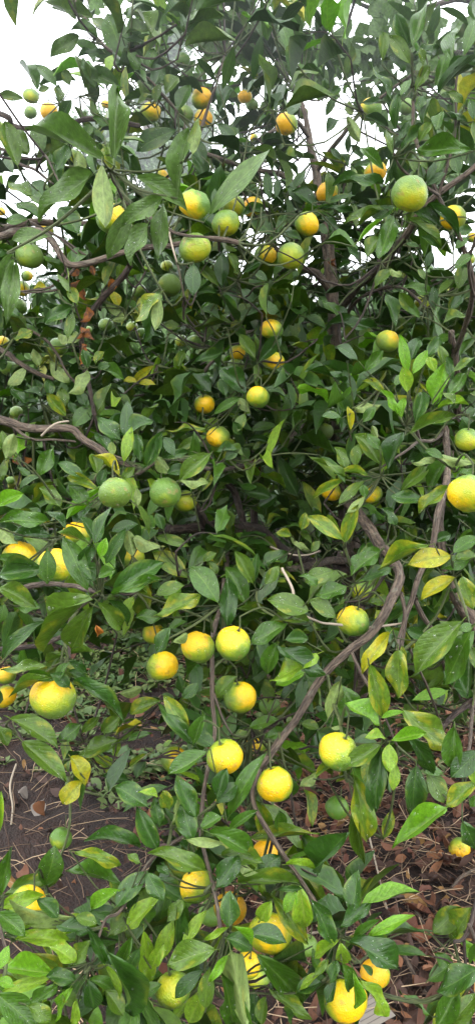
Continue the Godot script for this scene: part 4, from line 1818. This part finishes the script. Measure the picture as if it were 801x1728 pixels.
func ginkgo() -> void:
	rng.seed = 6601
	var foot := at(1050, 700, 3.6)
	foot.y = 0
	new_tree("ginkgo", "ginkgo_tree", foot, "ginkgo tree with fan-shaped leaves overhanging along the top right")
	var base := trees["ginkgo"] as Node3D
	branch_in_world("ginkgo", "trunk", [foot - Vector3(0, 0.05, 0), foot + Vector3(-0.03, 1.2, 0), foot + Vector3(0.04, 2.4, 0), foot + Vector3(0, 4.0, 0)], 0.09, 0.04, bark, false)
	var lines := [
		[V(1050, 140, 3.6), V(880, 110, 3.2), V(760, 90, 3.0), V(640, 92, 2.9), V(560, 82, 2.85), V(470, 68, 2.8), V(400, 55, 2.8), V(330, 44, 2.8), V(262, 22, 2.8), V(180, -20, 2.8)],
		[V(1050, 60, 3.6), V(900, 20, 3.1), V(780, 0, 2.9), V(690, 20, 2.8), V(620, 10, 2.8), V(540, -30, 2.8)],
		[V(1050, 200, 3.6), V(920, 190, 3.2), V(820, 150, 3.0), V(740, 130, 2.9), V(690, 180, 2.85)],
		[V(1050, 260, 3.6), V(900, 230, 3.2), V(800, 210, 3.0), V(740, 250, 2.9), V(700, 230, 2.9)],
		[V(420, 57, 2.8), V(400, 20, 2.75), V(370, -30, 2.7)], [V(470, 68, 2.8), V(474, 20, 2.75), V(465, -40, 2.7)],
		[V(560, 82, 2.85), V(585, 40, 2.8), V(600, -10, 2.75)]]
	var spots := []
	for l in lines:
		branch("ginkgo", "branch", l, 14 if l.size() > 5 else 7, 4, bark_dark, false)
		var pts := []
		for p in l: pts.append(at(p.x, p.y, p.z))
		spots.append_array(curve_points(pts, 8))
	var list := []
	var tries := 0
	while list.size() < 1150 and tries < 22000:
		tries += 1
		var s: Vector3 = spots[rng.randi() % spots.size()]
		var p := s + Vector3(rnd(-0.10, 0.10), rnd(-0.17, 0.10), rnd(-0.12, 0.12))
		var q := seen_at(p)
		var keep := 0.55 + 0.45 * smoothstep(480.0, 760.0, q.x)
		for g in [[430, 125, 50, 35], [545, 30, 35, 22], [590, 12, 40, 20], [720, 20, 14, 14], [40, 60, 120, 120], [430, 10, 45, 12], [300, 90, 26, 30]]:
			keep *= smoothstep(0.8, 1.3, Vector2((q.x - g[0]) / g[2], (q.y - g[1]) / g[3]).length())
		if rng.randf() > keep: continue
		var l := rnd(0.05, 0.082)
		var ax := (Vector3(0, -0.7, 0) + any_dir()).normalized()
		var view := (eye.origin - p).normalized()
		var nn := view * rnd(-0.2, 1.0) + UP * 0.5 + any_dir() * 0.6
		nn = (nn - ax * nn.dot(ax)).normalized()
		list.append([q.z, Transform3D(Basis(ax.cross(nn) * l, ax * l, nn * l), p - base.position)])
	list.sort_custom(func(a, b): return a[0] < b[0])
	var st := begin_tool()
	for i in list.size():
		if i < 300:
			piece("leaf", fan_meshes[i % 4], mats["fan"], base, list[i][1])
		else:
			st.append_from(fan_meshes[i % 4], 0, list[i][1])
	if list.size() > 300:
		var o := piece("foliage", st.commit(), mats["fan"], base)
		o.set_meta("kind", "stuff")


# ---------------------------------------------------------------- the ground
func ground() -> Node3D:
	var im := Image.create(512, 512, false, Image.FORMAT_RGB8)
	var bump := Image.create(512, 512, false, Image.FORMAT_RGB8)
	noise.seed = 21
	for j in 512:
		for i in 512:
			# seamless by wrapping on a torus
			var a := TAU * i / 512.0
			var b := TAU * j / 512.0
			var p := Vector3(cos(a) * 80.0 + cos(b) * 30.0, sin(a) * 80.0 + sin(b) * 47.0, cos(b) * 70.0)
			var n := noise.get_noise_3dv(p)
			var f := noise.get_noise_3dv(p * 7.0)
			var g := noise.get_noise_3dv(p * 17.0)
			var t := clampf(0.5 + 0.6 * n + 0.5 * f, 0.0, 1.0)
			var c := Color(0.092, 0.054, 0.038).lerp(Color(0.205, 0.125, 0.088), t) * (1.0 + 0.35 * g)
			im.set_pixel(i, j, c.clamp())
			var h := clampf(0.5 + 0.4 * f + 0.4 * g, 0.0, 1.0)
			bump.set_pixel(i, j, Color(h, h, h))
	var m := StandardMaterial3D.new()
	m.resource_name = "damp soil"
	m.albedo_texture = ImageTexture.create_from_image(im)
	m.roughness = 0.85
	m.uv1_triplanar = true
	m.uv1_world_triplanar = true
	m.uv1_scale = Vector3(0.9, 0.9, 0.9)
	m.heightmap_enabled = true
	m.heightmap_texture = ImageTexture.create_from_image(bump)
	m.heightmap_scale = 1.2
	noise.seed = 7
	var st := begin_tool()
	var n := 150
	for j in n + 1:
		for i in n + 1:
			var u := -1.0 + 2.0 * i / n
			var v := -1.0 + 2.0 * j / n
			var x := u * 2.5 + pow(u, 5.0) * 57.5
			var z := -2.8 + v * 2.5 + pow(v, 5.0) * 57.5
			st.add_vertex(Vector3(x, ground_height(x, z), z))
	for j in n:
		for i in n:
			var a := j * (n + 1) + i
			for k in [a, a + 1, a + n + 1, a + 1, a + n + 2, a + n + 1]: st.add_index(k)
	st.generate_normals()
	var o := piece("ground", st.commit(), m, self)
	tag(o, "damp brown soil under the citrus trees", "", "", "structure")
	return o

func dead_shape(sd: float) -> ArrayMesh:
	return blade(8, 2, rnd(0.1, 0.55), rnd(-0.6, 0.6), rnd(0.03, 0.10), rnd(-0.7, 0.7), rnd(0.9, 1.15), sd, 0)

func litter(soil: Node3D) -> void:
	rng.seed = 7701
	var shapes: Array[ArrayMesh] = []
	for k in 9: shapes.append(dead_shape(k * 1.3))
	var browns: Array[StandardMaterial3D] = []
	for c in [Color(0.31, 0.190, 0.125), Color(0.38, 0.235, 0.150), Color(0.23, 0.145, 0.10), Color(0.46, 0.30, 0.185), Color(0.33, 0.175, 0.105), Color(0.52, 0.39, 0.21)]:
		var m := flat_material("dead leaf", c, 0.7)
		m.heightmap_enabled = true
		m.heightmap_texture = mats["vein_relief"]
		m.heightmap_scale = 0.12
		browns.append(m)
	var list := []
	var tries := 0
	while list.size() < 9000 and tries < 60000:
		tries += 1
		var x := rnd(-1.9, 2.2)
		var z := -rnd(1.2, 5.2)
		var dense := 0.12 + 0.88 * smoothstep(-0.45, 0.25, x + 0.3 * noise.get_noise_2d(x * 50.0, z * 50.0))
		if rng.randf() > dense: continue
		var l := rnd(0.014, 0.04) if rng.randf() < 0.5 else rnd(0.035, 0.08)
		var ax := Vector3(rnd(-1, 1), rnd(-0.25, 0.35), rnd(-1, 1)).normalized()
		var nn := UP * (1.0 if rng.randf() < 0.6 else -1.0) + any_dir() * 0.6
		nn = (nn - ax * nn.dot(ax)).normalized()
		var tr := Transform3D(Basis(ax.cross(nn) * l * rnd(0.4, 0.62), ax * l, nn * l), Vector3(x, ground_height(x, z) + rnd(0.004, 0.028), z))
		list.append([leaf_size(tr.origin, tr.origin + ax * l), tr])
	list.sort_custom(func(a, b): return a[0] > b[0])
	var rest := {}
	for i in list.size():
		var mat: int = [0, 0, 1, 1, 2, 2, 2, 3, 4, 4, 5][rng.randi() % 11]
		if i < 300: piece("dead_leaf", shapes[i % 9], browns[mat], soil, list[i][1])
		else:
			if not rest.has(mat): rest[mat] = begin_tool()
			rest[mat].append_from(shapes[i % 9], 0, list[i][1])
	var mesh := ArrayMesh.new()
	for k in rest:
		rest[k].set_material(browns[k])
		rest[k].commit(mesh)
	var o := piece("leaf_litter", mesh, null, self)
	tag(o, "small brown leaf litter strewn thickly over the soil", "leaf litter", "", "stuff")

	# pine straw and thin stalks
	var straw := begin_tool()
	tube(straw, 0, [Vector3(-0.5, 0, 0), Vector3(-0.15, 0.05, 0.03), Vector3(0.2, 0.04, -0.03), Vector3(0.5, 0, 0.02)], 0.017, 0.009, 3, Vector3.ZERO)
	straw.generate_normals()
	var mm := MultiMesh.new()
	mm.transform_format = MultiMesh.TRANSFORM_3D
	mm.use_colors = true
	mm.mesh = straw.commit()
	mm.instance_count = 9000
	for i in 9000:
		var x := rnd(-2.0, 2.2)
		var z := -rnd(1.2, 5.0)
		if x < -0.1 and rng.randf() < 0.6: x = rnd(0.0, 2.2)
		var l := rnd(0.05, 0.20)
		var b := Basis.from_euler(Vector3(0, rnd(0, TAU), rnd(-0.35, 0.35)))
		mm.set_instance_transform(i, Transform3D(b.scaled_local(Vector3(l, minf(l, 0.1) , minf(l, 0.1))), Vector3(x, ground_height(x, z) + rnd(0.002, 0.03), z)))
		mm.set_instance_color(i, Color(0.09, 0.050, 0.030).lerp(Color(0.50, 0.36, 0.22), pow(rng.randf(), 2.0)))
	var s := MultiMeshInstance3D.new()
	s.name = "straw"
	s.multimesh = mm
	s.material_override = mats["dead"]
	add_child(s, true)
	tag(s, "thin brown straw and stalks lying over the soil", "straw", "", "stuff")

	# low weeds further back on the left
	var places := 0
	var wm := MultiMesh.new()
	wm.transform_format = MultiMesh.TRANSFORM_3D
	wm.use_colors = true
	var wt := begin_tool()
	for k in 5:
		var a := TAU * k / 5.0
		var ax := Vector3(cos(a), 0.55, sin(a)).normalized()
		var nn := (UP - ax * ax.y).normalized()
		wt.append_from(leaf_lo[k], 0, Transform3D(Basis(ax.cross(nn) * 0.5, ax * 0.9, nn * 0.9), Vector3(cos(a), 0.4, sin(a)) * 0.25))
	wm.mesh = wt.commit()
	wm.instance_count = 5200
	while places < 5200:
		var x := rnd(-3.0, 2.2)
		var z := -rnd(2.4, 7.5)
		var cover := smoothstep(2.4, 3.3, -z) * (0.95 if x < 0.2 else 0.35) + 0.04
		if noise.get_noise_2d(x * 60.0, z * 60.0) < -0.05: cover *= 0.15
		if rng.randf() > cover: continue
		wm.set_instance_transform(places, Transform3D(Basis(UP, rnd(0, TAU)) * rnd(0.022, 0.075), Vector3(x, ground_height(x, z), z)))
		wm.set_instance_color(places, Color(0.045, 0.095, 0.022).lerp(Color(0.13, 0.18, 0.05), rng.randf()))
		places += 1
	var wi := MultiMeshInstance3D.new()
	wi.name = "weeds"
	wi.multimesh = wm
	wi.material_override = mats["far"]
	add_child(wi, true)
	tag(wi, "low green weeds covering the ground behind the bare soil", "weeds", "", "stuff")

func stick(pts: Array, r0: float, r1: float, mat: Material, label: String) -> void:
	var line := []
	for p in pts:
		var q := on_ground(p.x, p.y)
		line.append(q + Vector3(0, r0 * 1.1 + p.z, 0))
	var st := begin_tool()
	var c := curve_points(line, 6)
	tube(st, 0, c, r0, r1, 7, line[0], 0.3)
	st.generate_normals()
	var o := piece("stick", st.commit(), mat, self, Transform3D(Basis(), line[0]))
	tag(o, label, "stick", "sticks lying on the litter")

func mist() -> void:
	# the air is milky among the upper leaves, thicker the higher it is
	for q in [[1.85, 0.010], [2.05, 0.016]]:
		var f := FogVolume.new()
		f.name = "mist"
		f.shape = RenderingServer.FOG_VOLUME_SHAPE_BOX
		f.size = Vector3(26.0, 4.0, 18.0)
		f.position = Vector3(0, q[0] + 2.0, -9.4)
		var m := FogMaterial.new()
		m.density = q[1]
		m.albedo = Color(0.95, 0.97, 0.98)
		f.material = m
		add_child(f, true)
		tag(f, "thin pale mist hanging among the upper leaves", "mist", "mist in the upper canopy", "stuff")

func small_things() -> void:
	rng.seed = 8801
	stick([V(531, 1500, 0), V(580, 1525, 0.01), V(690, 1530, 0.015), V(730, 1540, 0.0)], 0.007, 0.004, bark_dark, "dark wet stick lying across the litter right of the bottom cluster")
	stick([V(692, 1532, 0.01), V(712, 1565, 0.01), V(735, 1590, 0.0)], 0.005, 0.003, bark, "short grey stick touching the end of the dark wet one")
	stick([V(650, 1578, 0.01), V(676, 1630, 0.01), V(700, 1672, 0.01), V(728, 1705, 0)], 0.008, 0.004, bark, "knobbly grey stick slanting over bare straw at the bottom right")
	stick([V(622, 1430, 0.03), V(640, 1500, 0.02), V(652, 1545, 0.01)], 0.003, 0.002, bark_pale, "thin pale stalk standing out above the dark wet stick")
	stick([V(141, 1334, 0.01), V(170, 1342, 0.01), V(205, 1352, 0.01)], 0.006, 0.004, green_twig, "straight greenish stick on the soil under the yellow leaf pair")
	stick([V(28, 1295, 0.02), V(18, 1330, 0.02), V(22, 1365, 0.01), V(20, 1400, 0)], 0.004, 0.003, bark_pale, "bent straw-coloured stalk on bare soil at the left edge")
	stick([V(480, 1600, 0), V(525, 1590, 0.01), V(560, 1583, 0)], 0.005, 0.003, bark_pale, "pale stick under the hanging leaves of the bottom cluster")
	stick([V(760, 1505, 0.01), V(780, 1490, 0.02), V(812, 1468, 0.01)], 0.006, 0.004, bark, "brown stick poking in from the right edge")
	# pale dead leaf scraps on the bare soil
	var pale := flat_material("bleached leaf", Color(0.46, 0.43, 0.40), 0.8)
	for q in [[66, 1368, 0.065, "bleached whitish dead leaf with a torn edge on the bare soil"], [40, 1344, 0.045, "small grey scrap of dead leaf above the larger bleached one"], [157, 1330, 0.04, "tiny whitish scrap beside the greenish stick"], [112, 1207, 0.07, "crumpled whitish leaf below the broad flat mandarin"]]:
		var p := on_ground(q[0], q[1])
		var l: float = q[2]
		var nn := (UP + any_dir() * 0.45 + Vector3(0, 0, 0.4)).normalized()
		var ax := nn.cross(any_dir()).normalized()
		var o := piece("bleached_leaf", dry_meshes[rng.randi() % 4] if l < 0.06 else dead_shape(2.0), pale, self, Transform3D(Basis(ax.cross(nn) * l * 0.85, ax * l, nn * l), p + Vector3(0, 0.02, 0) - ax * l * 0.5))
		tag(o, q[3], "dead leaf")
	# a fan-shaped dead leaf lying on the litter
	var g := on_ground(738, 1450)
	var nf := Vector3(0.1, 0.85, 0.45).normalized()
	var af := (Vector3(0.05, 0.3, 1.0) - nf * nf.dot(Vector3(0.05, 0.3, 1.0))).normalized()
	var f := piece("fan_leaf", fan_meshes[1], flat_material("brown fan leaf", Color(0.55, 0.36, 0.22), 0.7), self, Transform3D(Basis(af.cross(nf) * 0.07, af * 0.07, nf * 0.07), g + Vector3(0, 0.03, -0.03)))
	tag(f, "brown fan-shaped dead leaf lying on the litter near the fallen mandarin", "dead leaf")
	# a rounded brown stone
	var st := begin_tool()
	for j in 9:
		for i in 13:
			var th := PI * j / 8.0
			var ph := TAU * (i % 12) / 12.0
			var v := Vector3(sin(th) * cos(ph), cos(th), sin(th) * sin(ph))
			st.add_vertex(Vector3(v.x * 0.036, v.y * 0.019, v.z * 0.022) * (1.0 + 0.25 * noise.get_noise_3dv(v * 50.0)))
	for j in 8:
		for i in 12:
			var a := j * 13 + i
			for k in [a, a + 13, a + 1, a + 1, a + 13, a + 14]: st.add_index(k)
	st.generate_normals()
	var s := piece("stone", st.commit(), flat_material("brown stone", Color(0.55, 0.34, 0.24), 0.6), self, Transform3D(Basis(UP, 0.3), on_ground(710, 1586) + Vector3(0, 0.014, 0)))
	tag(s, "smooth reddish brown stone half sunk in the litter", "stone")
	# a pale card with faint lines, lying at the lower edge
	var card := Node3D.new()
	card.name = "paper_card"
	add_child(card, true)
	tag(card, "pale grey ruled paper card lying under the large bottom mandarin", "card")
	var cp := on_ground(612, 1722)
	card.transform = Transform3D(Basis(UP, 0.55) * Basis(Vector3.RIGHT, 0.12), cp + Vector3(0, 0.03, 0))
	var sheet := BoxMesh.new()
	sheet.size = Vector3(0.09, 0.0012, 0.12)
	piece("sheet", sheet, flat_material("card", Color(0.50, 0.47, 0.43), 0.8), card)
	for k in 9:
		var rule := BoxMesh.new()
		rule.size = Vector3(0.078, 0.0003, 0.0014)
		piece("ruled_line", rule, flat_material("ruling", Color(0.34, 0.32, 0.30), 0.8), card, Transform3D(Basis(), Vector3(0, 0.0009, -0.05 + k * 0.012)))


func _ready() -> void:
	rng.seed = 1234
	eye = Transform3D(Basis(Vector3.RIGHT, deg_to_rad(-10.0)), Vector3(0, 1.5, 0))
	var cam := Camera3D.new()
	cam.name = "camera"
	cam.transform = eye
	cam.fov = rad_to_deg(2.0 * atan(864.0 / FOCAL))
	cam.near = 0.05
	cam.far = 300.0
	add_child(cam)

	# overcast: white sky, weak wide sun
	var sky_mat := ProceduralSkyMaterial.new()
	sky_mat.sky_top_color = Color(0.97, 0.98, 1.0)
	sky_mat.sky_horizon_color = Color(0.86, 0.87, 0.885)
	sky_mat.sky_curve = 0.45
	sky_mat.ground_bottom_color = Color(0.25, 0.24, 0.21)
	sky_mat.ground_horizon_color = Color(0.40, 0.42, 0.38)
	sky_mat.sky_energy_multiplier = 1.75
	var sky := Sky.new()
	sky.sky_material = sky_mat
	var env := Environment.new()
	env.background_mode = Environment.BG_SKY
	env.sky = sky
	env.tonemap_mode = Environment.TONE_MAPPER_LINEAR
	env.tonemap_exposure = 1.42
	env.sdfgi_enabled = true
	env.ssao_enabled = true
	env.ssil_enabled = true
	env.fog_enabled = true
	env.fog_density = 0.0008
	env.volumetric_fog_enabled = true
	env.volumetric_fog_density = 0.0
	env.fog_light_color = Color(0.93, 0.96, 0.97)
	var world := WorldEnvironment.new()
	world.name = "world"
	world.environment = env
	add_child(world)
	var sun := DirectionalLight3D.new()
	sun.name = "sun"
	sun.light_energy = 0.45
	sun.light_angular_distance = 25.0
	sun.light_color = Color(1.0, 0.98, 0.94)
	sun.shadow_enabled = true
	sun.rotation = Vector3(deg_to_rad(-62), deg_to_rad(-18), 0)
	add_child(sun)

	make_materials()
	make_leaf_shapes()
	make_peel()
	var soil := ground()
	far_trees()
	back_row()
	ginkgo()
	near_trees()
	rng.seed = 2201
	traced_shoots()
	rng.seed = 9901
	hang_fruit()
	rng.seed = 3301
	wild_growth()
	rng.seed = 4402
	hang_leaves()
	rng.seed = 9902
	fallen_fruit()
	litter(soil)
	small_things()
	mist()
